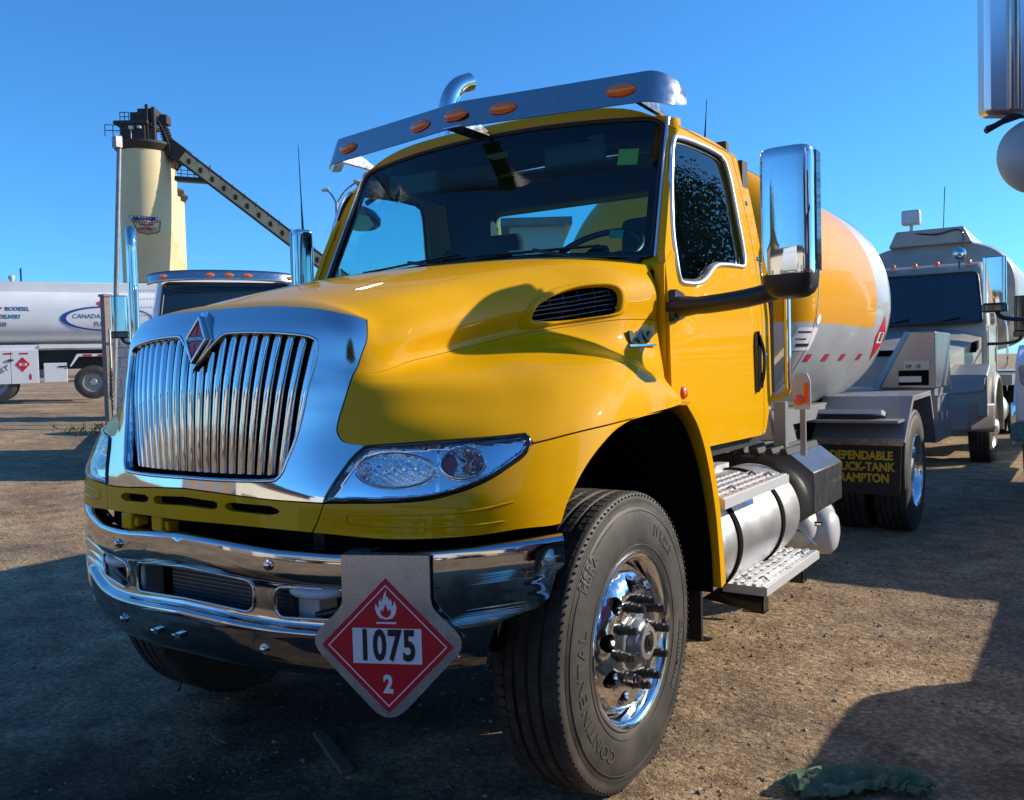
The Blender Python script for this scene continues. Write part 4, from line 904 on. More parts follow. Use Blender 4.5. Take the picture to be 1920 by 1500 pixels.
def front_wheel(x0,y0,sg=1,rot=0,letters=True):
    mb=MB(); mb.lathe(tyre_prof(),'x',(x0,y0,HZ),96)
    mb.m=0
    def B(q,nm,m,par,**k):
        if sg<0: q=flipx(q)
        return q.build(nm,m,par,**k)
    wh=B(mb,'wheel',RUB,TR,smooth=50)
    # tread blocks: notches along the shoulder ribs
    for c,w_,dz,ph in ((-.052,.0156,.014,0),(-.228,.0156,.014,0),(-.100,.014,.0155,.02),(-.150,.014,.0155,.02),(-.195,.014,.0155,.02)):
        tb=MB()
        for k in range(90):
            a=2*PI*k/90+ph; ca,sa=math.cos(a),math.sin(a); R=Matrix(((1,0,0),(0,ca,-sa),(0,sa,ca))); tb.obox((x0+c,y0-sa*.5195,HZ+ca*.5195),w_,dz,.0022,R)
        B(tb,'tread_rib',TRD,wh,smooth=0)
    rb=MB()
    for r in (.335,.455,.470): rb.tube([(x0+sidewall(r)+.0005,y0+r*math.cos(2*PI*k/96),HZ+r*math.sin(2*PI*k/96)) for k in range(96)],.0022,6,closed=True)
    for k in range(120):
        a=2*PI*k/120; rb.obox((x0-.0155,y0+.508*math.cos(a),HZ+.508*math.sin(a)),.004,.003,.003)
    B(rb,'sidewall_rib',RUB,wh,smooth=60)
    if letters:
        for s,size,rm,ang,b,up,mm in (('CONTINENTAL',.062,.392,rad(112),.0,1,0),('HSR2',.060,.440,rad(47),.002,1,0),('Continental',.058,.405,rad(-112),.003,1,0),('11 R 22.5',.050,.400,rad(-38),.002,1,0)):
            lt=MB(); polar_text(lt,s,size,rm,ang,0,b,.92 if s!='CONTINENTAL' else 1.25,up)
            lt.v=[(x0+a,y0+b_,HZ+c) for a,b_,c in lt.v]; lt.build('tyre_lettering',LET,wh,smooth=0)
    # polished disc rim with ten hand holes
    xr=x0-.008
    pr=[(.075,.004),(.12,.010),(.160,.012),(.182,.011),(.200,.008),(.220,.000),(.240,-.018),(.256,-.044),(.268,-.060),(.274,-.060),(.279,-.03),(.284,-.008),(.292,.000),(.300,.006),(.308,.006),(.312,.0),(.312,-.012)]
    xp=lambda r: lerp_tab(pr,r)
    def disc(a,b): r=math.hypot(a,b); return (xr+xp(r),y0+a,HZ+b)
    holes=[]
    for k in range(10):
        a=rad(18+36*k)+rot; c=(.204*math.cos(a),.204*math.sin(a)); er=.031
        holes.append([(c[0]+er*math.cos(2*PI*j/20),c[1]+er*math.sin(2*PI*j/20)) for j in range(20)])
    ring=lambda r,n:[(r*math.cos(2*PI*j/n),r*math.sin(2*PI*j/n)) for j in range(n)]
    mb=MB(); panel(mb,ring(.262,80),disc,.016,.016,holes=holes+[ring(.080,32)],t=.022,center=Vector((0,y0,HZ)),mirror=False)
    rim=B(mb,'rim',ALU,wh)
    mb=MB(); mb.lathe([(r,h) for r,h in pr if r>=.258]+[(.28,-.10)],'x',(xr,y0,HZ),80); B(mb,'rim_lip',ALU,rim,smooth=50)
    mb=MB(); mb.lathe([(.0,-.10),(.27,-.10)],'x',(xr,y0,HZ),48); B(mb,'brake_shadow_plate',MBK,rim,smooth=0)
    for k in range(10):
        a=rad(36*k)+rot; mb=MB(); c=(xr+.006,y0+.1429*math.cos(a),HZ+.1429*math.sin(a))
        mb.lathe([(.023,0),(.023,.006),(.0185,.008),(.0185,.020),(.0165,.022),(.0165,.046),(.013,.050),(.0135,.052),(.0135,.062),(.011,.066),(0,.066)],'x',c,12); B(mb,'lug_nut',BLK,rim,smooth=40)
    mb=MB(); mb.lathe([(.105,-.0),(.105,.010),(.098,.013),(.082,.013),(.080,.02),(.074,.036),(.066,.043),(.060,.045),(.058,.056),(.040,.058),(.040,.054),(0,.054)],'x',(xr,y0,HZ),40); hub=B(mb,'hub',mat('hub_grey',(.27,.28,.29),.35,.5,coat=.3),rim,smooth=40)
    mb=MB(); mb.lathe([(.030,.054),(.030,.062),(.012,.062),(.012,.065),(0,.065)],'x',(xr,y0,HZ),24); B(mb,'oil_cap',GBK,hub,smooth=40)
    for k in range(6):
        a=2*PI*k/6+.3; mb=MB(); mb.lathe([(.006,.040),(.006,.049),(0,.050)],'x',(xr,y0+.070*math.cos(a),HZ+.070*math.sin(a)),8); B(mb,'hub_bolt',STL,hub,smooth=40)
    return wh
front_wheel(1.135,0,1,.1); front_wheel(1.135,0,-1,.2,False)
LY=5.415
def rear_wheel(x0,sg):
    def B(q,nm,m,par,**k):
        if sg<0: q=flipx(q)
        return q.build(nm,m,par,**k)
    mb=MB(); mb.lathe(tyre_prof(),'x',(x0,LY,HZ),64); wh=B(mb,'wheel',RUB,TR,smooth=50)
    mb=MB(); mb.lathe([(.312,-.012),(.312,0),(.306,.006),(.298,.004),(.288,-.01),(.278,-.05),(.272,-.13),(.262,-.150),(.20,-.165),(.12,-.170),(.10,-.170)],'x',(x0-.01,LY,HZ),56); rim=B(mb,'rim',ALU,wh,smooth=50)
    mb=MB(); mb.lathe([(.12,-.17),(.11,-.06),(.10,-.03),(.04,-.022),(0,-.022)],'x',(x0-.01,LY,HZ),32); B(mb,'hub',LGR,rim,smooth=40)
    for k in range(10):
        a=2*PI*k/10; mb=MB(); mb.lathe([(.018,-.168),(.018,-.13),(0,-.128)],'x',(x0-.01,LY+.1429*math.cos(a),HZ+.1429*math.sin(a)),8); B(mb,'lug_nut',STL,rim,smooth=40)
for sg in (1,-1):
    rear_wheel(1.20,sg)
    mb=MB(); mb.lathe(tyre_prof(),'x',(.87,LY,HZ),64); (mb if sg>0 else flipx(mb)).build('wheel',RUB,TR,smooth=50)
# ------------------------------------------------------------------ chassis
mb=MB()
mb.box(.39,.44,-.80,7.2,.72,.98); pair(mb,'frame_rail',CHA,TR,smooth=0)
mb=MB(); mb.box(-1.0,1.0,-.06,.06,.42,.55); mb.build('front_axle',CHA,TR,bevel=.02)
mb=MB(); mb.cyl((-.8,LY,.5),(.8,LY,.5),.09,16); mb.lathe([(0,.30),(.14,.25),(.22,.1),(.22,-.1),(.14,-.25),(0,-.3)],'y',(0,LY,.5),20); mb.build('rear_axle',CHA,TR,smooth=50)
mb=MB(); mb.prism([(-.72,.62),(-.3,.56),(0,.54),(.3,.56),(.72,.66),(.72,.70),(.3,.61),(0,.60),(-.3,.61),(-.72,.66)],'x',.40,.48); pair(mb,'leaf_spring',CHA,TR,smooth=0)
mb=MB(); mb.box(-.40,.40,.5,1.9,.55,1.05); mb.cyl((0,1.9,.75),(0,LY-.2,.55),.06,12); mb.build('gearbox',MBK,TR,smooth=40)
# floor pan under the cab
mb=MB(); mb.box(-.98,.98,.66,1.86,1.03,1.09); mb.build('cab_floor',CHA,TR,smooth=0)
# ------------------------------------------------------------------ fuel tank with steps
fx,fz,fr_=.845,.625,.265
mb=MB(); mb.lathe([(0,.925),(.12,.93),(.20,.94),(.245,.952),(.262,.972),(.265,1.0),(.265,2.14),(.262,2.165),(.245,2.185),(.20,2.197),(.12,2.206),(0,2.21)],'y',(fx,0,fz),64); ft=mb.build('fuel_tank',BRA,TR,smooth=40)
for y in (1.17,1.84):
    mb=MB(); mb.lathe([(.266,y-.028),(.272,y-.026),(.275,y-.012),(.275,y+.012),(.272,y+.026),(.266,y+.028)],'y',(fx,0,fz),64); mb.build('tank_strap',MBK,ft,smooth=40)
mb=MB(); mb.lathe([(0,.05),(.045,.05),(.05,.045),(.05,.0)],'z',(fx+.16,1.03,fz+.19),24); mb.xf(Matrix.Translation((fx+.12,1.02,fz+.15))@Matrix.Rotation(rad(38),4,'Y')@Matrix.Translation((-(fx+.16),-1.03,-(fz+.19)))); mb.build('filler_cap',mat('cap_blue',(.03,.06,.22),.3,.5),ft,smooth=40)
def tread(x0,x1,y0,y1,z,th=.045):
    mb=MB(); mb.box(x0,x1,y0,y1,z-th,z-.004)
    nx=5; ny=int((y1-y0)/.055)
    # raised teeth rows along the step
    for i in range(nx):
        x=x0+.018+(x1-x0-.036)*i/(nx-1); pts=[]
        for k in range(ny*2+1):
            y=y0+.004+(y1-y0-.008)*k/(ny*2); pts.append((y,z+(.006 if (k+i)%2 else 0.0)))
        mb.prism([(y0+.004,z-.005)]+pts+[(y1-.004,z-.005)],'x',x-.009,x+.009)
    return mb
# upper step on the tank, lower step on hangers
us=tread(.93,1.205,.72,1.63,.905); us=us.build('upper_step',GAL,TR,smooth=0)
ls=tread(.985,1.20,1.27,2.20,.415); ls=ls.build('lower_step',GAL,TR,smooth=0)
def slots(mbx,x0,x1,y0,y1,z,nx,ny): 
    for i in range(nx):
        for k in range(ny):
            x=x0+(x1-x0)*(i+.5)/nx; y=y0+(y1-y0)*(k+(.25 if i%2 else .75))/ny; mbx.lathe([(.0,.0006),(.012,.0006)],'z',(x,y,z),10)
    return mbx
sl=slots(MB(),.99,1.195,1.29,2.18,.4112,4,9); sl.build('step_holes',MBK,ls,smooth=0)
sl=slots(MB(),.95,1.19,.74,1.61,.9012,4,9); sl.build('step_holes',MBK,us,smooth=0)
for par,z,ys_ in ((ls,.418,(1.40,2.04)),(us,.908,(.98,1.50))):
    for y in ys_:
        for x in (1.06,1.14):
            mb=MB(); mb.tube([(x-.02,y,z),(x,y+.004,z+.016),(x+.02,y,z)],.006,6); mb.build('step_clip',STL,par,smooth=60)
for y in (1.36,2.03):
    mb=MB(); mb.prism([(.45,.70),(.50,.62),(.62,.34),(1.16,.27),(1.17,.365),(1.10,.368),(.70,.395),(.58,.70)],'y',y-.035,y-.027); mb.box(1.06,1.165,y-.035,y+.04,.27,.276); mb.box(1.157,1.165,y-.035,y+.04,.27,.365); mb.build('step_hanger',GBK,TR,smooth=0)
mb=MB(); mb.box(.60,.80,.86,1.9,.86,.92); mb.build('step_bracket',LGR,TR,smooth=0)
# ------------------------------------------------------------------ black battery box with ribbed lid
mb=MB()
bx0,bx1,by0,by1=.42,1.15,2.30,2.95
mb.prism([(bx0,.50),(1.0,.50),(1.15,.60),(1.15,.83),(1.02,.93),(bx0,.93)],'y',by0,by1); bb=mb.build('battery_box',mat('box_black',(.022,.023,.025),.38,coat=.4,rvar=(15,.15)),TR,bevel=.006)
mb=MB()
for k in range(7):
    x=.46+k*.083; mb.prism([(x,.93),(x+.012,.962),(x+.042,.962),(x+.054,.93)],'y',by0-.02,by1-.01)
mb.build('lid_ribs',BLK,bb,smooth=0)
# air tank and its fittings
mb=MB(); mb.lathe([(0,2.44),(.06,2.45),(.10,2.48),(.118,2.52),(.118,3.0),(.10,3.05),(0,3.08)],'y',(.98,0,.47),36); 
atk=mb.build('air_tank',LGR,TR,smooth=50)
mb=MB(); mb.lathe([(0,1.185),(.05,1.183),(.10,1.17),(.135,1.14),(.14,1.10),(.14,.9)],'x',(0,2.70,.43),36); mb.build('pump_cover',LGR,TR,smooth=50)
mb=MB(); mb.tube([(1.12,2.42,.52),(1.16,2.42,.52)],.014,8); mb.tube([(1.0,2.40,.30),(1.08,2.40,.27)],.02,8); mb.tube(spl([(.92,2.38,.50),(1.05,2.36,.48),(1.13,2.40,.40)],5),.008,6); mb.build('drain_valve',STL,atk,smooth=50)
# bracketry between cab and tank
mb=MB(); mb.box(.62,.72,2.10,2.16,.95,1.22); mb.build('saddle_post',GRY,TR,smooth=0)
mb=MB(); mb.box(.86,.93,2.52,2.58,.90,1.22); mb.prism([(2.56,.92),(2.62,1.22),(2.66,1.22),(2.90,.92)],'x',.88,.90); mb.build('saddle_post',GRY,TR,smooth=0)
mb=MB(); mb.prism([(.40,.98),(.86,.98),(.80,1.24),(.55,1.32),(.40,1.30)],'y',2.55,2.62); mb.build('tank_saddle',LGR,TR,bevel=.01)
mb=MB()
for k in range(7): mb.obox((.66+.03*k,2.30,1.12),.007,.01,.075,Matrix.Rotation(rad(24 if k%2 else -24),3,'Y'))
mb.box(.64,.87,2.29,2.31,1.045,1.06); mb.box(.64,.87,2.29,2.31,1.18,1.195); mb.build('zigzag_guard',LGR,TR,smooth=0)
mb=MB(); mb.tube([(.66,2.24,1.02),(.74,2.24,1.02)],.035,14); mb.tube([(.78,2.24,.97),(.80,2.22,1.05)],.028,10); mb.build('hose_coupling',STL,TR,smooth=50)
mb=MB(); mb.prism([(2.05,1.24),(2.10,1.24),(2.95,1.50),(2.95,1.55)],'x',.78,.80); mb.build('stay_bar',mat('bar_tan',(.24,.18,.10),.5),TR,smooth=0)
# side marker on a post
mb=MB(); mb.box(1.085,1.115,2.27,2.29,.93,1.25); mp=mb.build('marker_post',GRY,TR,smooth=0)
mb=MB(); mb.prism(rpoly([(1.055,1.19),(1.145,1.19),(1.15,1.215),(1.15,1.35),(1.13,1.395),(1.07,1.395),(1.05,1.35),(1.05,1.215)],[.01]*8,3),'y',2.255,2.268); mb.build('marker_plate',LGR,mp,bevel=.003)
mb=MB(); mb.lathe([(0,-.03),(.012,-.028),(.026,-.015),(.030,0)],'y',(1.085,2.255,1.245),18); mb.build('side_marker',ORA,mp,smooth=60)
mb=MB(); mb.box(1.115,1.14,2.245,2.255,1.225,1.34); mb.build('marker_reflector',ORA,mp,smooth=0)
# ------------------------------------------------------------------ propane tank
TX,TZ,TRd,TY0,TY1,TH=0,1.95,.955,3.22,5.62,.50
def tank_prof():
    p=[(0,TY0-TH)]+[(TRd*math.sin(rad(a)),TY0-TH*math.cos(rad(a))) for a in range(8,90,6)]+[(TRd,TY0),(TRd,TY1)]+[(TRd*math.cos(rad(a)),TY1+TH*math.sin(rad(a))) for a in range(6,90,6)]+[(0,TY1+TH)]
    return p
PT=bpy.data.materials.new('tank_paint'); PT.use_nodes=True; t=PT.node_tree; B=t.nodes['Principled BSDF']; lk=t.links.new
tc=t.nodes.new('ShaderNodeTexCoord'); sp=t.nodes.new('ShaderNodeSeparateXYZ'); lk(tc.outputs['Object'],sp.inputs[0])
def mth(op,a,b):
    m=t.nodes.new('ShaderNodeMath'); m.operation=op
    for i,q in enumerate((a,b)):
        if isinstance(q,(int,float)): m.inputs[i].default_value=q
        else: lk(q,m.inputs[i])
    return m.outputs[0]
above=mth('GREATER_THAN',sp.outputs['Z'],1.715); before=mth('LESS_THAN',sp.outputs['Y'],5.06); both=mth('MULTIPLY',above,before)
mx=t.nodes.new('ShaderNodeMix'); mx.data_type='RGBA'; lk(both,mx.inputs[0])
n=t.nodes.new('ShaderNodeTexNoise'); n.inputs['Scale'].default_value=3; n.inputs['Detail'].default_value=6; lk(tc.outputs['Object'],n.inputs['Vector'])
cr_=t.nodes.new('ShaderNodeValToRGB'); cr_.color_ramp.elements[0].color=(.40,.41,.42,1); cr_.color_ramp.elements[1].color=(.56,.57,.58,1); lk(n.outputs[0],cr_.inputs[0])
lk(cr_.outputs[0],mx.inputs[6]); mx.inputs[7].default_value=(.70,.315,.0,1); lk(mx.outputs[2],B.inputs['Base Color'])
lk(mth('MULTIPLY',mth('SUBTRACT',1,both),.35),B.inputs['Metallic']); B.inputs['Roughness'].default_value=.40; B.inputs['Specular IOR Level'].default_value=.1; B.inputs['Coat Weight'].default_value=.3; B.inputs['Coat Roughness'].default_value=.03
mb=MB(); mb.lathe(tank_prof(),'y',(TX,0,TZ),96); tk=mb.build('propane_tank',PT,TR,smooth=60)
for y in (TY0,TY1): mb=MB(); mb.tube([((TRd+.001)*math.cos(2*PI*k/96),y,TZ+(TRd+.001)*math.sin(2*PI*k/96)) for k in range(96)],.004,6,closed=True); mb.build('weld_seam',TNK,tk,smooth=60)
def tp(y,z,off=.003):
    if TY0<=y<=TY1: R=TRd
    else:
        q=((y-TY1) if y>TY1 else (TY0-y))/TH; R=TRd*math.sqrt(max(0,1-q*q))
    R+=off; dz=z-TZ; return (math.sqrt(max(0,R*R-dz*dz)),y,z)
def decal(y0,y1,z0,z1,m,nm,off=.003,sk=0,par=None):
    q=MB(); q.grid(lambda a,b:tp(y0+(y1-y0)*a+sk*b,z0+(z1-z0)*b,off),8,5); return q.build(nm,m,par or tk,smooth=60)
TAP=mat('tape_red',(.40,.008,.02),.35)
for y in (2.84,3.30,3.78,4.28,4.86): decal(y,y+.13,1.455,1.505,TAP,'reflective_tape',sk=.02)
lab=decal(3.02,3.30,1.53,1.68,mat('label_white',(.70,.68,.72),.5),'data_label',.003,.04)
decal(3.06,3.20,1.645,1.655,INK,'label_print',.005,0,lab); decal(3.06,3.16,1.60,1.608,INK,'label_print',.005,0,lab); decal(3.08,3.24,1.555,1.575,INK,'label_print',.005,0,lab)
q=MB(); q.add([tp(3.30,1.72,.004)]+[tp(3.30+.05*math.cos(2*PI*k/20),1.735+.035*math.sin(2*PI*k/20),.004) for k in range(20)],[(0,1+k,1+(k+1)%20) for k in range(20)]); q.build('round_label',WHT,tk,smooth=60)
def dec_poly(f,m,nm,off,par):
    q=MB(); q.grid(f,14,14); return q.build(nm,m,par,smooth=60)
pc=dec_poly(lambda a,b:(lambda u,v:tp(5.42+u,1.64+v,.004))((a-b)*.19,(a+b-1)*.19),RED,'tank_placard',.004,tk)
dec_poly(lambda a,b:tp(5.42-.10+.20*a,1.64-.045+.09*b,.006),WHT,'number_panel',.006,pc)
vs,fs_=text('1075',.10,None,0.0005,.003,.66); q=MB(); q.add([tp(5.42+a,1.64+b,.0075+c) for a,b,c in vs],fs_); q.build('number_lettering',INK,pc,smooth=0)
# long saddle under the tank
mb=MB(); mb.box(-.36,.36,2.9,6.1,.98,1.06); mb.prism([(2.95,.98),(3.1,1.10),(5.9,1.10),(6.05,.98)],'x',-.55,.55); mb.build('tank_skid',GRY,TR,smooth=0)
# ------------------------------------------------------------------ rear fenders, mud flaps, meter cabinet
fpro=[(4.69,.80),(5.10,1.15),(6.0,1.16),(6.36,.66)]; 
def fender(mb,x0,x1):
    fin=[(4.745,.79),(5.125,1.105),(5.975,1.115),(6.30,.66)]
    mb.prism(fpro+list(reversed(fin)),'x',x0,x1); return mb
mb=fender(MB(),.50,1.22); rf=pair(mb,'rear_fender',GRY,TR,smooth=0,bevel=.004)
mb=MB(); mb.prism([(4.93,.985),(4.95,1.02),(4.76,1.055),(4.74,1.02)],'x',.48,1.04) ; pair(mb,'fender_ledge',LGR,rf,smooth=0)
mb=MB(); mb.box(.42,1.19,4.60,4.88,.955,.975); pair(mb,'fender_shelf',GRY,rf,smooth=0)
mb=MB(); mb.box(.52,1.215,4.655,4.675,.775,.83); pair(mb,'flap_strip',STL,rf,smooth=0)
mb=MB(); mb.prism(rpoly([(.54,.775),(1.20,.775),(1.185,.375),(.56,.40)],[.0,.0,.03,.03]),'y',4.672,4.682); fl_=pair(mb,'mud_flap',mat('flap_rubber',(.014,.013,.012),.6,bump=(30,.1)),TR,smooth=0)
YLT=mat('flap_yellow',(.55,.38,.01),.5)
mb=MB()
for s,z,w in (('DEPENDABLE',.69,1),('TRUCK-TANK',.60,1),('BRAMPTON',.51,1)): put(mb,text(s,.094,None,.001,.0035,.85),(.895,4.6705,z),(1,0,0),(0,0,1),(0,-1,0))
mb.build('flap_lettering',YLT,fl_[0],smooth=0)
# meter cabinet behind the tank on the right
mb=MB(); mb.prism([(.72,1.17),(1.22,1.17),(1.22,1.70),(.98,1.70)],'y',6.30,7.28); cabn=mb.build('meter_cabinet',mat('cabinet_steel',(.30,.30,.32),.22,.8,rvar=(5,.15)),TR,smooth=0,bevel=.01)
mb=MB(); mb.prism([(.66,1.17),(.72,1.17),(1.0,1.70),(.96,1.71)],'y',6.285,6.31); mb.build('blue_trim',mat('trim_blue',(.08,.22,.42),.35),cabn,smooth=0)
mb=MB(); mb.box(.90,1.16,6.285,6.30,1.20,1.34); rc=mb.build('lamp_recess',MBK,cabn,smooth=0)
mb=MB(); mb.box(.905,1.10,6.275,6.285,1.23,1.285); mb.build('work_lamp',LIN,rc,smooth=0)
mb=MB(); mb.box(.95,1.17,6.285,6.30,1.345,1.43); nl=mb.build('number_label',mat('label_tan',(.42,.40,.36),.5),cabn,smooth=0)
mb=MB(); put(mb,text('09  10',.05,None,.0005,.001,1),(1.03,6.283,1.375),(1,0,0),(0,0,1),(0,-1,0)); mb.build('label_lettering',INK,nl,smooth=0)
mb=MB(); mb.box(-1.2,1.2,6.36,7.28,1.10,1.165); mb.build('rear_deck',GRY,TR,smooth=0,bevel=.004)
mb=MB(); mb.box(1.17,1.225,6.37,7.28,.66,1.09); mb.box(1.17,1.235,6.37,7.28,1.09,1.10); sk_=mb.build('rear_skirt',GRY,TR,smooth=0)
for k in range(5):
    q=MB(); q.box(1.225,1.2275,6.45+k*.16,6.53+k*.16,.86,.93); q.build('reflective_tape',TAP if k%2==0 else WHT,sk_,smooth=0)
mb=MB(); mb.box(-1.2,1.2,7.26,7.32,.66,1.10); mb.build('rear_bumper',GRY,TR,smooth=0)
# ------------------------------------------------------------------ other trucks in the yard
def conv_truck(name,label,loc,rotz,paint,visor=False,lamps=True,stacks=0,tank=None,length=7.0,wb=5.2,scale=1.0,chrome_mirror=True,fuel=True,bump_m=None,group=None,wind=None,hi=0,grille_m=None):
    R=thing(name,label,'truck',loc,rotz,group); R.scale=(scale,)*3
    P=paint; zz=lambda z: z if z<1.9 else 1.9+(z-1.9)*(1+hi)
    mb=MB(); mb.prism([(.58,1.05),(.58,1.82),(.66,1.92),(.98,2.52),(1.08,2.58),(1.5,2.62),(1.92,2.58),(2.02,2.42),(2.04,1.9),(2.04,1.05)],'x',-1.0,1.0)
    for i,(x,y,z) in enumerate(mb.v):
        if z>1.9: mb.v[i]=(x*(1-.10*(z-1.9)/.7),y,zz(z))
    cab=mb.build('cab',P,R,bevel=.07,seg=4,smooth=40)
    w0=lambda s,t:((.93-.09*t)*s,.615+.33*t-.10*(1-s*s)*(1-.3*t)-.012,zz(1.91+.56*t))
    rp=rpoly([(-1,.03),(1,.03),(1,1),(-1,1)],[.05,.05,.10,.10])
    mb=MB(); panel(mb,rp,w0,.2,.2,t=.04,mirror=False,center=Vector((0,3,2))); mb.build('windshield',wind or DKG,R)
    mb=MB(); mb.tube([w0(a,b) for a,b in dense(rp,.15,.15)],.022,6,closed=True); mb.build('windshield_gasket',BLK,R,smooth=60)
    mb=MB(); wp=rpoly([(.80,1.86),(1.62,1.93),(1.60,2.34),(1.12,2.40)],[.06]*4)
    def sx2(z): return 1.006*(1-.10*max(0,z-1.9)/.7)
    panel(mb,wp,lambda y,z:(sx2(z),y,zz(z)),.2,.2,t=.01,mirror=False,center=Vector((0,1,1.8))); pair(mb,'side_window',DKG,R)
    for q in (-.42,.30): mb=MB(); mb.tube([w0(q,.02),tuple(Vector(w0(q+.42,.13))+Vector((0,-.02,0)))],.014,5); mb.build('wiper',BLK,R,smooth=60)
    mb=MB(); mb.tube([(1.002,.62,1.12),(1.002,.62,1.86),(1.002,.72,1.88)],.006,4); mb.tube([(1.003,1.78,1.10),(1.003,1.78,1.9)],.006,4); pair(mb,'door_seam',MBK,R,smooth=0)
    mb=MB(); mb.box(1.0,1.012,1.62,1.68,1.36,1.58); pair(mb,'door_handle',GBK,R,smooth=0)
    def hd(a,b):
        s=2*a-1; y=-.98+1.6*b; wd=.66+.28*b; zt=1.56+.30*b; x=wd*s
        return (x,y-.06*(1-s*s)*(1-b),zt-.10*abs(s)**4-(.03*s*s))
    mb=MB(); mb.grid(hd,24,12); 
    for sg in (1,-1): mb.grid(lambda a,b:(lambda p:(p[0],p[1],p[2]*(1-a)+1.0*a))(hd(1 if sg>0 else 0,b)),6,12)
    mb.build('hood',P,R,smooth=50,weld=.003)
    mb=MB(); mb.prism(rpoly([(.02,1.50),(.40,1.56),(.42,1.68),(.10,1.64)],[.03]*4,3),'x',.80,.905); pair(mb,'hood_vent',MBK,R,smooth=0)
    mb=MB(); ar=[(.66*math.cos(rad(a))*1.0,.50+.66*math.sin(rad(a))+.06*math.sin(rad(a))) for a in range(-4,186,8)]
    n=len(ar); vs=[]
    for y,z in ar: vs+=[(.62,y,z+.10),(.95,y,z+.09),(1.13,y,z+.03),(1.19,y,z-.03),(1.19,y*.93,.5+(z-.5)*.93-.02),(.62,y*.93,.5+(z-.5)*.93)]
    mb.add(vs,[(i*6+k,i*6+(k+1)%6,(i+1)*6+(k+1)%6,(i+1)*6+k) for i in range(n-1) for k in range(6)]); 
    mb.prism([(-1.02,.70),(-1.02,1.22),(-.62,1.36),(-.45,1.1),(-.62,.70)],'x',.60,1.14)
    pair(mb,'fender',P,R,smooth=45,bevel=.035,seg=3)
    mb=MB(); mb.prism(rpoly([(.72,.98),(1.10,1.02),(1.12,1.18),(.74,1.20)],[.03]*4),'y',-1.045,-1.01); pair(mb,'headlamp',mat('lamp_far',(.30,.32,.34),.1,coat=1),R,bevel=.01)
    mb=MB(); mb.prism([(-.56,.98),(.56,.98),(.60,1.48),(-.60,1.48)],'y',-1.075,-1.03); gr=mb.build('grille',grille_m or CHR,R,bevel=.02)
    if not grille_m:
        mb=MB()
        for k in range(7): mb.box(-.52,.52,-1.085,-1.074,1.02+k*.062,1.055+k*.062)
        mb.build('grille_slats',MBK,gr,smooth=0)
    mb=MB(); mb.prism([(-1.20,-.80),(-.95,-1.12),(.95,-1.12),(1.20,-.80),(1.20,-.68),(-1.20,-.68)],'z',.52,.86); mb.build('bumper',bump_m or CHR,R,bevel=.03,smooth=40)
    for sg in (1,-1):
        for (x0,y0,nm) in ((1.13,0,'f'),(1.18,wb,'r'),(.86,wb,'i')):
            mb=MB(); mb.lathe(tyre_prof(),'x',(x0,y0,HZ),40); mb=mb if sg>0 else flipx(mb); wh=mb.build('wheel',RUB,R,smooth=50)
            if nm=='i': continue
            mb=MB()
            if nm=='f': mb.lathe([(.312,-.03),(.306,-.012),(.285,-.03),(.262,-.08),(.18,-.02),(.12,-.02),(.10,.03),(.06,.05),(0,.05)],'x',(x0,y0,HZ),32)
            else: mb.lathe([(.312,-.02),(.305,-.005),(.28,-.05),(.265,-.15),(.13,-.17),(.12,-.06),(.09,-.03),(0,-.03)],'x',(x0,y0,HZ),32)
            (mb if sg>0 else flipx(mb)).build('rim',BRA,wh,smooth=45)
    mb=MB(); mb.box(.36,.44,-.9,length,.72,.98); pair(mb,'frame_rail',CHA,R,smooth=0)
    mb=MB(); mb.box(-.7,.7,-.8,.6,.6,1.2); mb.build('engine_block',MBK,R,smooth=0)
    if visor:
        mb=MB()
        def vv(a,b):
            s=2*a-1; e=abs(s)**6; return (1.06*s*(1-.0*b),.70+.12*abs(s)**2+.22*e+.05*b,zz(2.50+.15*b-.02*s*s-.03*e))
        mb.grid(vv,40,4); vz=mb.build('sun_visor_panel',STL,R,smooth=50,solid=.006)
        for s in (.10,.38,.5,.62,.90):
            mb=MB(); p=Vector(vv(s,.5)); mb.lathe([(.05,0),(.045,.02),(0,.028)],'y',(0,0,0),16)
            mb.v=[(x*1.35+p.x,p.y-y-.004,z*.6+p.z) for x,y,z in mb.v]; mb.build('marker_lamp',AMB,vz,smooth=60)
    elif lamps:
        for x in (-.72,-.30,0,.30,.72):
            mb=MB(); mb.lathe([(.045,0),(.045,.03),(.03,.06),(0,.065)],'z',(x,1.0,zz(2.575)),14); mb.build('marker_lamp',AMB,R,smooth=60)
    for sg in (1,-1):
        mb=MB(); mb.tube(spl([(.98,.66,1.62),(1.2,.58,1.62),(1.38,.55,1.66),(1.42,.55,1.80)],4),.022,8); mb=mb if sg>0 else flipx(mb); ma=mb.build('mirror_arm',BLK,R,smooth=60)
        mb=MB(); mb.prism(rpoly([(1.32,.47),(1.53,.47),(1.53,.60),(1.32,.60)],[.05,.05,.02,.02]),'z',1.78,2.26); mb=mb if sg>0 else flipx(mb); mb.build('mirror_shell',CHR if chrome_mirror else GBK,ma,bevel=.02,smooth=40)
        mb=MB(); mb.prism(rpoly([(1.31,.46),(1.54,.46),(1.54,.61),(1.31,.61)],[.05,.05,.02,.02]),'z',1.70,1.785); mb=mb if sg>0 else flipx(mb); mb.build('mirror_foot',GBK,ma,bevel=.02,smooth=40)
    for k in range(stacks):
        x=-1.22 if k==0 else 1.22
        mb=MB(); mb.tube(spl([(x,2.2,1.0),(x,2.2,2.9),(x,2.2,3.15),(x,2.26,3.32),(x,2.36,3.40)],5),.075,16); st=mb.build('exhaust_stack',CHR,R,smooth=60)
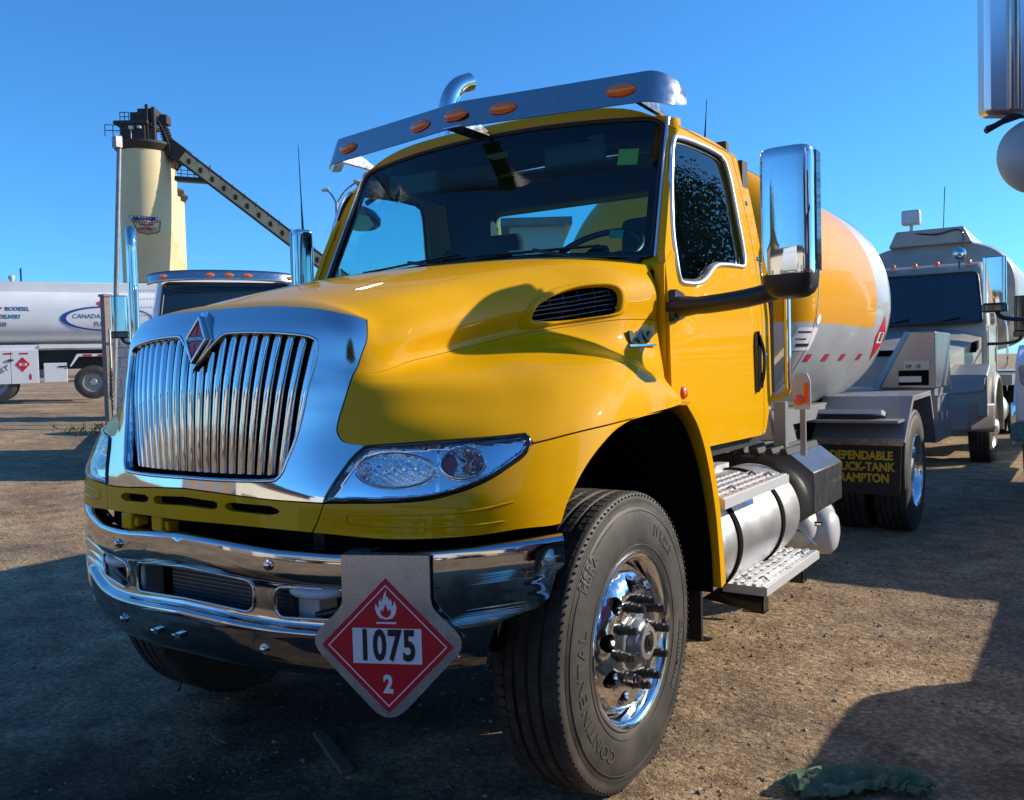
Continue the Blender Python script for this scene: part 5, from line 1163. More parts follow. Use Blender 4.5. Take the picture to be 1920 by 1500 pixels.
    if fuel:
        mb=MB(); mb.lathe([(0,.92),(.2,.94),(.25,.97),(.265,1.02),(.265,2.3),(.25,2.35),(.2,2.38),(0,2.40)],'y',(.86,0,.62),36); pair(mb,'fuel_tank',BRA,R,smooth=40)
    if tank:
        col,y0,y1,rx,rz,zc_=tank
        def tf(a,b):
            q=b; e=1.0
            if q<.06: e=math.sin(PI/2*min(1,q/.06*.9+.1)); 
            if q>.94: e=math.sin(PI/2*min(1,(1-q)/.06*.9+.1))
            an=2*PI*a; c,s=math.cos(an),math.sin(an); p=.72
            return (rx*e*math.copysign(abs(c)**p,c),y0+(y1-y0)*b,zc_+rz*e*math.copysign(abs(s)**p,s))
        mb=MB(); mb.grid(tf,56,40,0,1,0,1); n=len(mb.v)
        mb.add([tf(k/56,0) for k in range(56)],[tuple(range(56))]); mb.add([tf(k/56,1) for k in range(56)],[tuple(range(56))])
        tkk=mb.build('tank',col,R,smooth=50,weld=.002)
        mb=MB(); mb.prism([(-.62,zc_+rz-.06),(-.50,zc_+rz+.20),(.50,zc_+rz+.20),(.62,zc_+rz-.06)],'y',y0+.15,y1-.4); mb.build('tank_rollover_box',col,tkk,smooth=0,bevel=.02)
        mb=MB(); mb.box(-1.15,1.15,y0+.3,y1,.98,1.15); mb.box(-1.18,1.18,wb-.75,wb+.8,1.10,1.18); mb.build('tank_deck',GRY,R,smooth=0)
    return R
BEI=mat('beige_paint',(.30,.29,.26),.45,coat=.25,var=(2.5,.5,(.23,.22,.195)))
bt=conv_truck('tanker_truck','beige fuel tank truck parked nose-on behind the propane tank, round lamps on its roof',(.10,11.2,-.06),0,BEI,tank=(BEI,2.25,7.5,1.24,.90,2.42),length=8,chrome_mirror=False,bump_m=GRY,scale=1.04,hi=.32,grille_m=BEI)
# work lamp on its tank and a round beacon lamp on the cab
mb=MB(); mb.box(-.14,.14,-.10,.10,0,.24); mb.box(-.03,.03,-.03,.03,-.12,0); wl=mb.build('work_lamp',LGR,bt,bevel=.03); wl.location=(-.28,2.5,3.62)
mb=MB(); mb.lathe([(0,-.06),(.05,-.05),(.085,-.015),(.09,.015),(.0,.02)],'y',(0,0,0),24); sp_=mb.build('spot_lamp',CHR,bt,smooth=50); sp_.location=(.62,.86,2.93)
mb=MB(); mb.tube([(0,0,-.22),(0,0,-.1)],.02,8); q=mb.build('lamp_stem',GBK,sp_); 
mb=MB(); mb.tube(spl([(-.28,2.42,3.48),(.1,2.38,3.42),(.45,2.36,3.46),(.5,2.34,3.2),(.44,2.30,2.75)],5),.014,6); mb.build('lamp_cable',GBK,bt,smooth=60)
mb=MB(); mb.tube(spl([(1.03,2.02,2.05),(1.10,2.0,2.0),(1.13,2.0,1.75),(1.12,2.0,1.35),(1.05,2.05,1.25)],5),.015,8); mb.build('grab_bar',CHR,bt,smooth=60)
mb=MB(); mb.tube([(.10,3.2,3.5),(.13,3.2,4.3)],.008,6); mb.build('whip_antenna',GBK,bt)
et=conv_truck('white_truck','white truck cut by the right edge, chrome mirror and bumper corner showing',(3.12,8.3,0),0,WPT,visor=True,length=7,wb=5.2,scale=1.15)
nt_=conv_truck('neighbour_truck','truck just outside the right edge with its grey mirror head hanging into view',(3.86,-1.75,0),0,mat('dark_red_paint',(.16,.008,.012),.35,coat=.8),lamps=True,length=8.2,wb=7.5,chrome_mirror=True,fuel=False,hi=-.1)
mb=MB(); mb.lathe([(0,2.05),(.2,2.07),(.25,2.10),(.265,2.15),(.265,3.98),(.25,4.10),(.2,4.16),(0,4.19)],'y',(-.86,0,.64),36); mb.build('fuel_tank',BRA,nt_,smooth=40)
mb=MB(); mb.box(-1.1,1.1,7.02,8.25,1.0,1.5); mb.build('service_body',GRY,nt_,bevel=.02)
# the close mirror of the neighbour truck: tall rectangular head with a round wide-angle mirror below
for o in [c for c in kids(nt_) if c.name.startswith('mirror_arm') and c.data.vertices[0].co.x<0]:
    for k in kids(o): bpy.data.objects.remove(k)
    bpy.data.objects.remove(o)
def loc(p): return tuple(Vector(p)-Vector((3.86,-1.75,0)))
mb=MB(); c=at(1915,40,2.45); 
HX,HY=_r.copy(),Vector((-_r.y,_r.x,0))   # roughly faces the lens
def MP(px,py,d): return Vector(loc(at(px,py,d)))
hd_=[(1850,-420),(2010,-420),(2010,208),(1850,214)]
p0,p1,p2,p3=[MP(a,b,2.40) for a,b in hd_]
ax_=(p1-p0).normalized(); ay_=Vector((0,0,1)); az_=ax_.cross(ay_).normalized()
if az_.dot(Vector(loc(CAM))-p0)<0: az_=-az_
W_=(p1-p0).length; H_=p0.z-p3.z
mb=MB(); o3=Vector((p3.x,p3.y,p3.z)); plate(mb,rpoly([(0,0),(W_,0),(W_,H_),(0,H_)],[.02]*4,5),o3,ax_,ay_,az_,-.055,.0); mh=mb.build('mirror_head',BRA,nt_,bevel=.012,smooth=40)
mb=MB()
for x in (.058,.078): plate(mb,[(x,.01),(x+.012,.01),(x+.012,H_-.01),(x,H_-.01)],o3,ax_,ay_,az_,0,.010)
mb.build('head_rib',STL,mh,bevel=.004)
mb=MB(); mb.tube([MP(1848,246,2.40),MP(1890,222,2.40),MP(1945,205,2.44)],.008,8); mb.tube([MP(1850,240,2.41),MP(1930,212,2.42)],.006,8); mb.tube([MP(1945,260,2.44),MP(1945,-200,2.46)],.014,8); mb.tube([MP(1945,-150,2.46),MP(2120,-120,2.75)],.016,8); mb.tube([MP(1945,225,2.46),MP(2120,225,2.75)],.016,8); mb.build('mirror_bracket',BLK,nt_,smooth=60)
cc=MP(1948,290,2.40); mb=MB(); mb.lathe([(0,.035),(.05,.03),(.085,.012),(.100,-.01),(.098,-.03),(0,-.03)],'z',(0,0,0),40); mb.xf(Matrix.Translation(cc)@az_.to_track_quat('Z','Y').to_matrix().to_4x4()); mb.build('round_mirror',LGR,nt_,smooth=60)
ft_=conv_truck('white_truck','white truck in the row out of frame, right of the edge truck',(6.0,8.6,0),0,WPT,length=7)
# white cab seen over the yellow hood, turned a little to its side
Lp=at(446,640,13.2); lw=conv_truck('white_truck','white truck with silver visor and orange lamps parked behind the yellow hood',(Lp.x,Lp.y,gz(Lp.x,Lp.y)),rad(57),WPT,visor=True,stacks=1,scale=1.11,length=5)
# ------------------------------------------------------------------ far fuel tanker seen from the side (local x along its side, -y faces the lens)
Wc=at(177,748,27.7); S_=1680/27.7
ta=rad(60); gz0=Wc.z
FT=thing('tanker_truck','pale fuel delivery tanker seen side-on behind the gate at the left, with blue lettering','truck',(Wc.x,Wc.y,gz0),ta)
X_=lambda px:(px-177)/S_
Zp=lambda py:(748-py)/S_
TP=mat('tanker_paint',(.66,.68,.70),.35,coat=.6,var=(1.2,.5,(.56,.58,.60)))
x0,x1=X_(-60),X_(330); zb,zt=Zp(646),Zp(541); zm=(zb+zt)/2; rz_=(zt-zb)/2; ry=1.22
def tside(x,z,off=0):
    q=(z-zm)/rz_; return (x,1.22-(ry*(max(0,1-abs(q)**2.8))**(1/2.8))-off,z)
def tf(a,b):
    e=1; xx=x0+(x1-x0)*b
    if b<.08: e=math.sin(PI/2*(b/.08*.85+.15))**.7
    if b>.92: e=math.sin(PI/2*((1-b)/.08*.85+.15))**.7
    an=2*PI*a; c,s=math.cos(an),math.sin(an); p=2/2.8
    return (xx,1.22+ry*e*math.copysign(abs(c)**p,c),zm+rz_*e*math.copysign(abs(s)**p,s))
mb=MB(); mb.grid(tf,56,44); mb.add([tf(k/56,0) for k in range(56)],[tuple(range(56))]); mb.add([tf(k/56,1) for k in range(56)],[tuple(range(56))])
ftk=mb.build('tank',TP,FT,smooth=50,weld=.002)
mb=MB(); mb.box(X_(25),X_(300),.45,2.0,Zp(552),Zp(528)); mb.build('tank_rollover_box',TP,ftk,bevel=.02)
mb=MB(); mb.tube([(X_(64),.6,Zp(530)),(X_(64),.6,Zp(503))],.03,6); mb.build('vent_rod',GBK,ftk)
mb=MB(); mb.lathe([(0,.18),(.09,.15),(.1,.08),(.05,0),(.05,-.1)],'z',(X_(49),.5,Zp(527)),14); mb.build('tank_beacon',LGR,ftk,smooth=50)
mb=MB(); mb.prism([(.3,Zp(655)),(.12,Zp(652)),(.12,Zp(646)),(.3,Zp(644))],'x',X_(89),X_(230)); mb.box(X_(-20),X_(89),.15,.4,Zp(655),Zp(645)); mb.build('tank_skirt',TP,FT,smooth=40)
mb=MB(); mb.box(X_(-20),X_(260),.75,1.7,Zp(690),Zp(652)); mb.build('frame_rail',CHA,FT,smooth=0)
CB=mat('cabinet_white',(.60,.61,.63),.4,coat=.4)
mb=MB(); mb.box(X_(0),X_(41.5),.10,.7,Zp(716),Zp(654)); mb.box(X_(42.2),X_(87),.10,.7,Zp(716),Zp(654)); cbn=mb.build('hose_cabinet',CB,FT,smooth=0,bevel=.01)
for px in (8,32,57): q=MB(); q.box(X_(px),X_(px+14),.09,.098,Zp(662),Zp(659.5)); q.build('reflective_tape',TAP,cbn,smooth=0)
mb=MB(); plate(mb,diamond(.19,.22),Vector((X_(61.5),.095,Zp(680.5))),Vector((1,0,0)),Vector((0,0,1)),Vector((0,-1,0)),0,.006); tq=mb.build('placard',RED,cbn,smooth=0)
mb=MB(); mb.box(X_(56),X_(68),.082,.088,Zp(683),Zp(678.5)); tw=mb.build('number_panel',WHT,tq,smooth=0)
mb=MB(); put(mb,text('1202',.085,None,.0005,.003,.8),(X_(62),.081,Zp(680.8)),(1,0,0),(0,0,1),(0,-1,0)); mb.build('number_lettering',INK,tw,smooth=0)
mb=MB(); mb.box(X_(38),X_(47),.06,.09,Zp(674),Zp(671)); mb.tube(spl([(X_(37),.09,Zp(682)),(X_(34),.06,Zp(684)),(X_(34),.06,Zp(688)),(X_(37),.06,Zp(691))],4),.02,6); mb.build('cabinet_latch',BLK,cbn,smooth=40)
mb=MB(); mb.box(X_(71.5),X_(75),.092,.098,Zp(708.5),Zp(700)); mb.box(X_(72),X_(74.5),.092,.098,Zp(699),Zp(697.5)); mb.build('red_mark',TAP,cbn,smooth=0)
mb=MB(); mb.box(X_(95),X_(134),.15,.6,Zp(715),Zp(679)); tb_=mb.build('tool_box',CB,FT,smooth=0,bevel=.015)
mb=MB(); mb.box(X_(120),X_(133),.13,.15,Zp(687),Zp(684.5)); mb.build('box_latch',BLK,tb_,smooth=0)
mb=MB(); mb.prism([(X_(138),Zp(686)),(X_(141),Zp(686)),(X_(154),Zp(668)),(X_(215),Zp(668)),(X_(215),Zp(663)),(X_(151),Zp(663))],'y',.10,.55); fw=mb.build('rear_fender',CB,FT,smooth=0)
for px in (161,187): q=MB(); q.box(X_(px),X_(px+15),.09,.098,Zp(667.5),Zp(664)); q.build('reflective_tape',TAP,fw,smooth=0)
for px in (20,177):
    for y in (.14,1.9):
        mb=MB(); pr=tyre_prof(); mb.lathe([(r,-h) for r,h in pr],'y',(X_(px),y,.52),44); wh=mb.build('wheel',RUB,FT,smooth=50)
        if y<1: mb=MB(); mb.lathe([(.312,.02),(.305,.005),(.28,.05),(.262,.12),(.13,.13),(.12,.05),(.09,.02),(0,.02)],'y',(X_(px),y,.52),32); mb.build('rim',mat('rim_steel',(.30,.32,.33),.4,.6),wh,smooth=45)
BLU=mat('logo_blue',(.012,.05,.30),.4); NAV=mat('letter_navy',(.03,.09,.22),.5); LEAF=mat('leaf_red',(.50,.01,.03),.4); LTG=mat('letter_grey',(.07,.09,.13),.5)
def tanktext(s,size,px,py,m,nm,bold=.004,sx=1,al='LEFT'):
    vs,fs_=text(s,size,None,.002,bold,sx,al); q=MB(); q.add([tside(X_(px)+a,Zp(py)+b,.005+c) for a,b,c in vs],fs_); return q.build(nm,m,ftk,smooth=0)
tanktext('DIESEL',.165,-2.5,580.5,NAV,'tank_lettering',.003,.86); tanktext('BIODIESEL',.165,37,580.5,NAV,'tank_lettering',.003,.86); tanktext('ON-SITE DELIVERY',.165,-3.5,594.5,NAV,'tank_lettering',.003,.79); tanktext('416-521-9533',.165,-6,608.5,NAV,'tank_lettering',.003,.80)
tanktext('CANADA',.19,146,593.5,LTG,'logo_lettering',.0,.98); tanktext('FUELS',.19,182,608,LTG,'logo_lettering',.0,.98)
leaf=[(0,-.5),(.02,-.2),(.30,-.26),(.25,-.12),(.5,.06),(.42,.12),(.46,.28),(.28,.24),(.22,.34),(.13,.20),(.16,.44),(.08,.38),(0,.56)]; leaf=leaf+[(-a,b) for a,b in reversed(leaf[1:-1])]
def leafat(px,py,s):
    q=MB(); q.add([tside(X_(px)+a*s,Zp(py)+b*s,.014) for a,b in leaf]+[tside(X_(px),Zp(py),.014)],[(k,(k+1)%len(leaf),len(leaf)) for k in range(len(leaf))]); q.build('maple_leaf',LEAF,ftk,smooth=0)
leafat(196,570.5,.28); leafat(31,579.5,.09)
mb=MB(); cx,cy=X_(205),Zp(597.5); ra,rb=X_(205)-X_(126),.385; N0=80; vs=[]
for k in range(N0):
    a=2*PI*k/N0; w=.035+.075*(.5-.5*math.cos(a)); w2=w
    vs.append(tside(cx+ra*math.cos(a),cy+rb*math.sin(a),.013)); vs.append(tside(cx+(ra-w*1.4)*math.cos(a)+.02*0,cy+(rb-.03-.018*(1-math.cos(a))*.5)*math.sin(a),.013))
mb.add(vs,[(2*k,2*k+1,(2*k+3)%(2*N0),(2*k+2)%(2*N0)) for k in range(N0)]); mb.build('logo_oval',BLU,ftk,smooth=0)
# ------------------------------------------------------------------ gate, poles, fence
def gp(px,py,d): 
    p=at(px,py,d); return p
def ground_under(px,d):
    p=at(px,760,d); return Vector((p.x,p.y,gz(p.x,p.y)))
PST=mat('post_steel',(.26,.27,.28),.45,.5,var=(6,.5,(.16,.14,.12)))
RST=mat('post_rusty',(.16,.13,.115),.7,var=(9,.6,(.24,.20,.18)))
b=ground_under(211,20); mb=MB(); tpp=at(224,255,20); mb.tube([b,b.lerp(tpp,.62),tpp],[.062,.056,.05],14); pb=at(219.5,290,20); mb.box(pb.x-.02,pb.x+.14,pb.y-.1,pb.y+.05,at(219,278,20).z,at(219,258,20).z); tag(mb.build('pole',PST,smooth=40),'tall grey steel pole standing by the gate left of the silo','pole')
b=ground_under(206,19); mb=MB(); h=at(206,557,19).z; mb.box(b.x-.075,b.x+.075,b.y-.075,b.y+.075,b.z-.05,h); mb.box(b.x-.10,b.x+.10,b.y-.10,b.y+.10,h,h+.05); tag(mb.build('gate_post',RST,smooth=0),'square rusty gate post in front of the far tanker','gate post')
# chain-link gate leaf with a hanging chain
g0=ground_under(211,18.6); gx_=(_r*math.cos(rad(50))+Vector((_f.x,_f.y,0)).normalized()*math.sin(rad(50))).normalized()
gt=thing('chain_link_gate','galvanised chain link gate leaf beside the rusty post','gate',(g0.x,g0.y,g0.z))
zt_=at(211,618,18.6).z-g0.z; mb=MB(); Lg=1.35
mb.tube([(0,0,.05),(0,0,zt_),tuple(gx_*Lg+Vector((0,0,zt_))),tuple(gx_*Lg+Vector((0,0,.05)))],.028,8,closed=True); mb.build('gate_frame',PST,gt,smooth=60)
mb=MB()
for k in range(-22,24):
    for sgn in (1,-1):
        pts=[]
        for q in (0,1):
            pass
        a0=k*.09; 
        # a straight wire x = a0 + sgn*(z) clipped to the leaf
        p=[]
        for z in [zt_*i/24 for i in range(25)]:
            x=a0+sgn*z*.9+(0 if sgn>0 else .0)
            if 0<=x<=Lg: p.append(tuple(gx_*x+Vector((0,0,z+.05 if z<zt_-.05 else z))))
        if len(p)>1: mb.tube([p[0],p[-1]],.002,4)
mb.build('wire_mesh',mat('wire_zinc',(.20,.21,.22),.5,.3),gt,smooth=0)
ch=MB()
for s,(x,y0,y1) in enumerate(((207.5,690,745),(211.5,700,765))):
    for k in range(16):
        p=at(x+(.6 if k%2 else -.6),y0+(y1-y0)*k/15,18.3); R=Matrix.Rotation(rad(90*(k%2)),3,'Z'); ch.tube([p+R@Vector((.022*math.cos(2*PI*j/10),0,.036*math.sin(2*PI*j/10))) for j in range(10)],.007,5,closed=True)
tag(ch.build('chain',mat('chain_iron',(.05,.045,.04),.6,.5),smooth=50),'dark chain hanging on the gate beside the rusty post','chain')
b=ground_under(263,24); h=at(262,520,24).z; mb=MB(); mb.cyl((b.x,b.y,b.z),(b.x,b.y,h),.055,12); mb.lathe([(.08,0),(.10,.03),(.06,.10),(0,.16)],'z',(b.x,b.y,h),14); tag(mb.build('fence_post',PST,smooth=45),'round fence post with pointed cap between the chrome stack and the white cab','fence post')
mb=MB(); b2=ground_under(420,24)
for k in range(5):
    z=h-.15-k*.22; mb.tube([(b.x,b.y,z),((b.x+b2.x)/2,(b.y+b2.y)/2,z-.03),(b2.x,b2.y,z)],.006,4)
    for j in range(26): q=Vector((b.x,b.y,z)).lerp(Vector((b2.x,b2.y,z)),(j+.5)/26); mb.tube([q+Vector((-.03,0,-.04)),q+Vector((.03,0,.04))],.004,4)
mb.cyl((b2.x,b2.y,b2.z),(b2.x,b2.y,h),.05,10); tag(mb.build('barbed_wire_fence',PST,smooth=40),'barbed wire strands strung from the capped fence post','fence')
CBL=mat('block_white',(.50,.48,.44),.8,var=(5,.6,(.36,.34,.31)))
mb=MB(); g=ground_under(238,22); bl=thing('block_wall','low wall of pale stone blocks behind the gate leaf','wall',(g.x,g.y,g.z))
for i in range(4):
    for k in range(9):
        mb=MB(); mb.box(-.55+i*.46+(.2 if k%2 else 0),-.13+i*.46+(.2 if k%2 else 0),-.2,.2,k*.245,k*.245+.235); mb.build('block',CBL,bl,bevel=.015)
# ------------------------------------------------------------------ asphalt plant: silos, conveyor
CRM=mat('silo_cream',(.64,.52,.29),.6,var=(.25,.4,(.55,.44,.24)))
BRN=mat('plant_brown',(.035,.024,.022),.7)
def silo(px,d,r,ytop,label,first=False):
    c=at(px,700,d); zt=at(px,ytop,d).z
    R=thing('silo',label,'silo',(c.x,c.y,0),0,'asphalt plant silos')
    mb=MB(); mb.lathe([(r,-2),(r,zt*.33),(r+.02,zt*.331),(r,zt*.335),(r,zt*.66),(r+.02,zt*.661),(r,zt*.665),(r,zt-.1)],'z',(0,0,0),72); mb.build('silo_wall',CRM,R,smooth=40)
    mb=MB(); mb.lathe([(0,zt+.7),(r+.55,zt+.7),(r+.55,zt+.45),(r+.06,zt-.25),(r+.01,zt-.25)],'z',(0,0,0),48); mb.build('silo_rim',BRN,R,smooth=30)
    return R,c,zt
R1,c1,z1=silo(287.5,105,2.85,288,'tall cream silo carrying the asphalt sign and the dark head house')
R2,c2,z2=silo(300,111,2.85,318,'second cream silo, just right of the one carrying the sign')
R3,c3,z3_=silo(312,129,2.85,368,'third cream silo, lower, behind the second one')
R4,c4,z4=silo(320.5,134,2.85,378,'farthest cream silo with its edge showing at the right of the row')
u16=105/FPX
hx=_r.copy(); hy=Vector((-hx.y,hx.x,0)).normalized()
hh=thing('head_house','dark brown head house with railings on top of the tallest silo','plant building',(c1.x,c1.y,z1+.7),math.atan2(hx.y,hx.x))
def hxz(px,py): return ((px-287.5)*u16,(282-py)*u16)
def hbox(nm,px0,px1,py0,py1,y0,y1,m=BRN):
    a=hxz(px0,py1); b=hxz(px1,py0); mb=MB(); mb.box(a[0],b[0],y0,y1,a[1],b[1]); return mb.build(nm,m,hh,smooth=0,bevel=.03)
hbox('lower_room',260,304,247,280,-2.2,1.5); hbox('upper_deck',248,310,245,251,-2.4,1.6); hbox('drive_housing',274,302,227,246,-1.6,1.0); hbox('top_housing',285,318,219,240,-1.2,1.2); hbox('side_frame',304,309,215,280,-2.0,-1.6); hbox('side_frame',314,320,219,282,-1.8,-1.3); hbox('motor',322,336,229,245,-.8,.6)
def rail(pts,levels,y):
    mb=MB()
    for lv in levels:
        q=[hxz(px,py-lv) for px,py in pts]; mb.tube([(a,y,b) for a,b in q],.05,5)
    for px,py in pts: a=hxz(px,py); b=hxz(px,py-levels[-1]); mb.tube([(a[0],y,a[1]),(b[0],y,b[1])],.05,5)
    mb.build('railing',BRN,hh,smooth=40)
rail([(234.5,274),(249,275),(262,276)],(11,21),-2.6); rail([(234.5,274),(249,275),(262,276)],(11,21),1.8); rail([(260,246),(268,246),(276,246)],(8,16),-2.2); rail([(318,246),(328,262),(336,282),(342,300)],(6,12),-1.2); rail([(322,246),(330,268),(338,300),(344,318)],(6,12),1.2)
mb=MB()
for k in range(14):
    a=hxz(325+k*1.4,250+k*5); mb.box(a[0]-.4,a[0]+.4,-1,1,a[1]-.04,a[1])
mb.build('ladder_steps',BRN,hh,smooth=0)
mb=MB(); a=hxz(281,262); mb.tube([(a[0],-2.5,a[1]-1.2),(a[0],-2.5,a[1])],.06,6); mb.box(a[0]-.2,a[0]+.25,-2.7,-2.3,a[1],a[1]+.35); mb.box(a[0]+.75,a[0]+1.1,-2.7,-2.3,a[1]+.1,a[1]+.35); mb.build('flood_lamps',LGR,hh,smooth=0)
# sign wrapped on the silo wall
vdir=(Vector((CAM.x,CAM.y,0))-Vector((c1.x,c1.y,0))).normalized(); vr=Vector((-vdir.y,vdir.x,0))
def onsilo(px,py,off):
    x=(px-287.5)*u16; an=x/2.85; an=math.asin(max(-.99,min(.99,an))); zz=at(287.5,py,105-2.85).z
    r=2.85+off; q=vdir*math.cos(an)*r+vr*math.sin(an)*r; return (q.x,q.y,zz)
def spoly(pts,off,m,nm,par):
    n=len(pts); q=MB(); c=(sum(a for a,b in pts)/n,sum(b for a,b in pts)/n); D=dense(pts,2,2); q.add([onsilo(a,b,off) for a,b in D]+[onsilo(*c,off)],[(k,(k+1)%len(D),len(D)) for k in range(len(D))]); return q.build(nm,m,par,smooth=0)
sg_=spoly([(264,417),(311,413),(309,432),(305,437),(288,441),(272,437),(268,431)],.02,mat('sign_dark_edge',(.05,.03,.03),.5),'sign_board',R1)
spoly([(265.5,419),(309.5,415),(307.5,431),(304,435.5),(288,439.5),(273,435.5),(269.5,430)],.035,mat('sign_orange',(.50,.22,.10),.5),'sign_lower_field',sg_)
spoly([(257.5,405),(306,408),(302.5,418),(262,417)],.05,mat('sign_dark_edge2',(.05,.04,.08),.5),'sign_upper_edge',sg_)
spoly([(259,406),(304.5,409),(301.5,416.8),(263,416)],.065,WHT,'sign_upper_field',sg_)
def stext(s,size,px,py,m,bold,sx):
    vs,fs_=text(s,size,None,.01,bold,sx); q=MB(); q.add([onsilo(px+a/u16,py-b/u16,.085+c) for a,b,c in vs],fs_); q.build('sign_lettering',m,sg_,smooth=0)
stext('GRAHAM',.60,282,411.8,mat('sign_navy',(.02,.015,.06),.5),.035,.98); stext('ASPHALT',.46,287.5,430,mat('sign_maroon',(.16,.02,.03),.5),.01,1.02); stext('CONSTRUCTION',.20,286,422.5,mat('sign_maroon',(.16,.02,.03),.5),.008,1.0)
# conveyor
cvr=thing('conveyor','long sloping conveyor with cream panels running down from the head house','conveyor',(c1.x,c1.y,z1+.7),math.atan2(hx.y,hx.x))
def bar(p,q,w,t0,t1,nm,m,y0=-.9,y1=.9):
    a=Vector((*hxz(*p),)); b=Vector((*hxz(*q),)); d=(b-a).normalized(); n=Vector((-d.y,d.x)); 
    if n.y<0: n=-n
    mb=MB(); mb.prism([tuple(a+n*t0),tuple(b+n*t0),tuple(b+n*t1),tuple(a+n*t1)],'y',y0,y1); return mb.build(nm,m,cvr,smooth=0)
A_=(336,285); B_=(760,628)
bar(A_,B_,1,.62,.82,'top_cover',BRN,-.95,1.1); bar(A_,B_,1,-.78,-.55,'bottom_chord',BRN,-.95,1.1); bar((357,302),B_,1,-.55,.62,'side_panels',mat('panel_cream',(.60,.46,.25),.7,var=(.8,.5,(.40,.29,.15)))); bar(A_,(362,306),1,-.9,.9,'dark_head_panel',BRN,-1.0,1.0)
for k in range(19):
    mb=MB(); q=(k+.6)/19; px=362+(760-362)*q; py=306+(628-306)*q; a=hxz(px,py); mb.box(a[0]-.16,a[0]+.16,-1.05,-.9,a[1]-.32,a[1]+.26); mb.box(a[0]-.30,a[0]+.10,-1.0,-.9,a[1]-.05,a[1]+.05); mb.tube([(a[0]+.9,-.93,a[1]-.25),(a[0]+1.1,-.93,a[1]+.5)],.03,4); mb.build('idler_bracket',BRN,cvr,smooth=0)
bar((345,345),(412,351),1,-.25,.25,'walkway_beam',BRN,-.6,.6)
mb=MB()
for lv in (7,14,22): mb.tube([(*[hxz(347,343-lv)[0]],-.6,hxz(347,343-lv)[1]),(hxz(412,350-lv*.9)[0],-.6,hxz(412,350-lv*.9)[1])],.045,5)
for px in (348,358,370,382,398,412): mb.tube([(hxz(px,344)[0],-.6,hxz(px,344)[1]),(hxz(px,322)[0],-.6,hxz(px,322)[1])],.045,5)
mb.tube([(hxz(346,330)[0],0,hxz(346,330)[1]),(hxz(358,312)[0],0,hxz(358,312)[1])],.12,6)
mb.build('walkway_rails',BRN,cvr,smooth=40)
q=hxz(640,531); mb=MB(); mb.box(q[0]-.3,q[0]+.3,-.3,.3,-(z1+.7),q[1]-.6); mb.build('support_leg',BRN,cvr,smooth=0)
# ------------------------------------------------------------------ twin street lamp
sb=at(641,690,45); sl_=thing('street_lamp','twin-armed street lamp behind the windshield corner','street lamp',(sb.x,sb.y,0)); tz=at(641,380,45).z
mb=MB(); mb.tube([(0,0,-.2),(0,0,tz)],[.12,.07],12); mb.build('lamp_post',PST,sl_,smooth=50)
for tip in ((612,356),(670,340)):
    e=at(*tip,45)-Vector((sb.x,sb.y,0)); mid=Vector((e.x*.45,e.y*.45,tz+(e.z-tz)*.55)); mb=MB(); mb.tube(spl([(0,0,tz-.1),tuple(mid),tuple(e)],6),.045,8); mb.build('lamp_arm',PST,sl_,smooth=60)
    mb=MB(); dv=Vector((e.x,e.y,0)).normalized(); mb.lathe([(0,-.22),(.10,-.16),(.13,.0),(.11,.22),(.05,.32),(0,.33)],'x',(0,0,0),16); mb.v=[(x,y,z*.7) for x,y,z in mb.v]; mb.xf(Matrix.Translation(e)@Matrix.Rotation(math.atan2(dv.y,dv.x),4,'Z')); mb.build('lamp_head',LGR,sl_,smooth=60)
# ------------------------------------------------------------------ low buildings and trees far off
def building(px0,px1,ytop,d,col,label,depth=14):
    a=at(px0,690,d); b=at(px1,690,d); zt=at((px0+px1)/2,ytop,d).z; c=(a+b)/2; w=(b-a).length; an=math.atan2(b.y-a.y,b.x-a.x)
    R=thing('warehouse',label,'building',(c.x,c.y,0),an); mb=MB(); mb.box(-w/2,w/2,0,depth,-1,zt-.5); mb.build('wall',mat('wall_'+str(px0),col,.8,var=(.4,.4,tuple(q*.85 for q in col))),R,smooth=0)
    mb=MB(); mb.prism([(-.5,zt-.5),(depth+.5,zt-.5),(depth+.5,zt-.2),(depth/2,zt+.3),(-.5,zt-.15)],'x',-w/2-.4,w/2+.4); mb.build('roof',mat('roof_'+str(px0),(.24,.19,.18),.7),R,smooth=0)
    for k in range(6):
        x=-w/2+w*(k+.5)/6; mb=MB(); mb.box(x-.8,x+.8,-.06,.04,zt*.35,zt*.35+1.4); mb.build('window',DKG,R,smooth=0)
building(430,660,529,70,(.40,.33,.30),'low brick coloured warehouse whose roof shows beside the white cab')
building(962,1062,406,42,(.52,.50,.46),'pale warehouse seen through the rear window of the yellow cab')
building(-420,-5,640,95,(.35,.36,.38),'grey warehouse far behind the side-on tanker')
LFM=[mat('leaf_green',(.06,.10,.03),.6),mat('leaf_olive',(.10,.115,.035),.6),mat('leaf_deep',(.035,.065,.02),.6)]
BRK=mat('bark',(.06,.045,.035),.9)
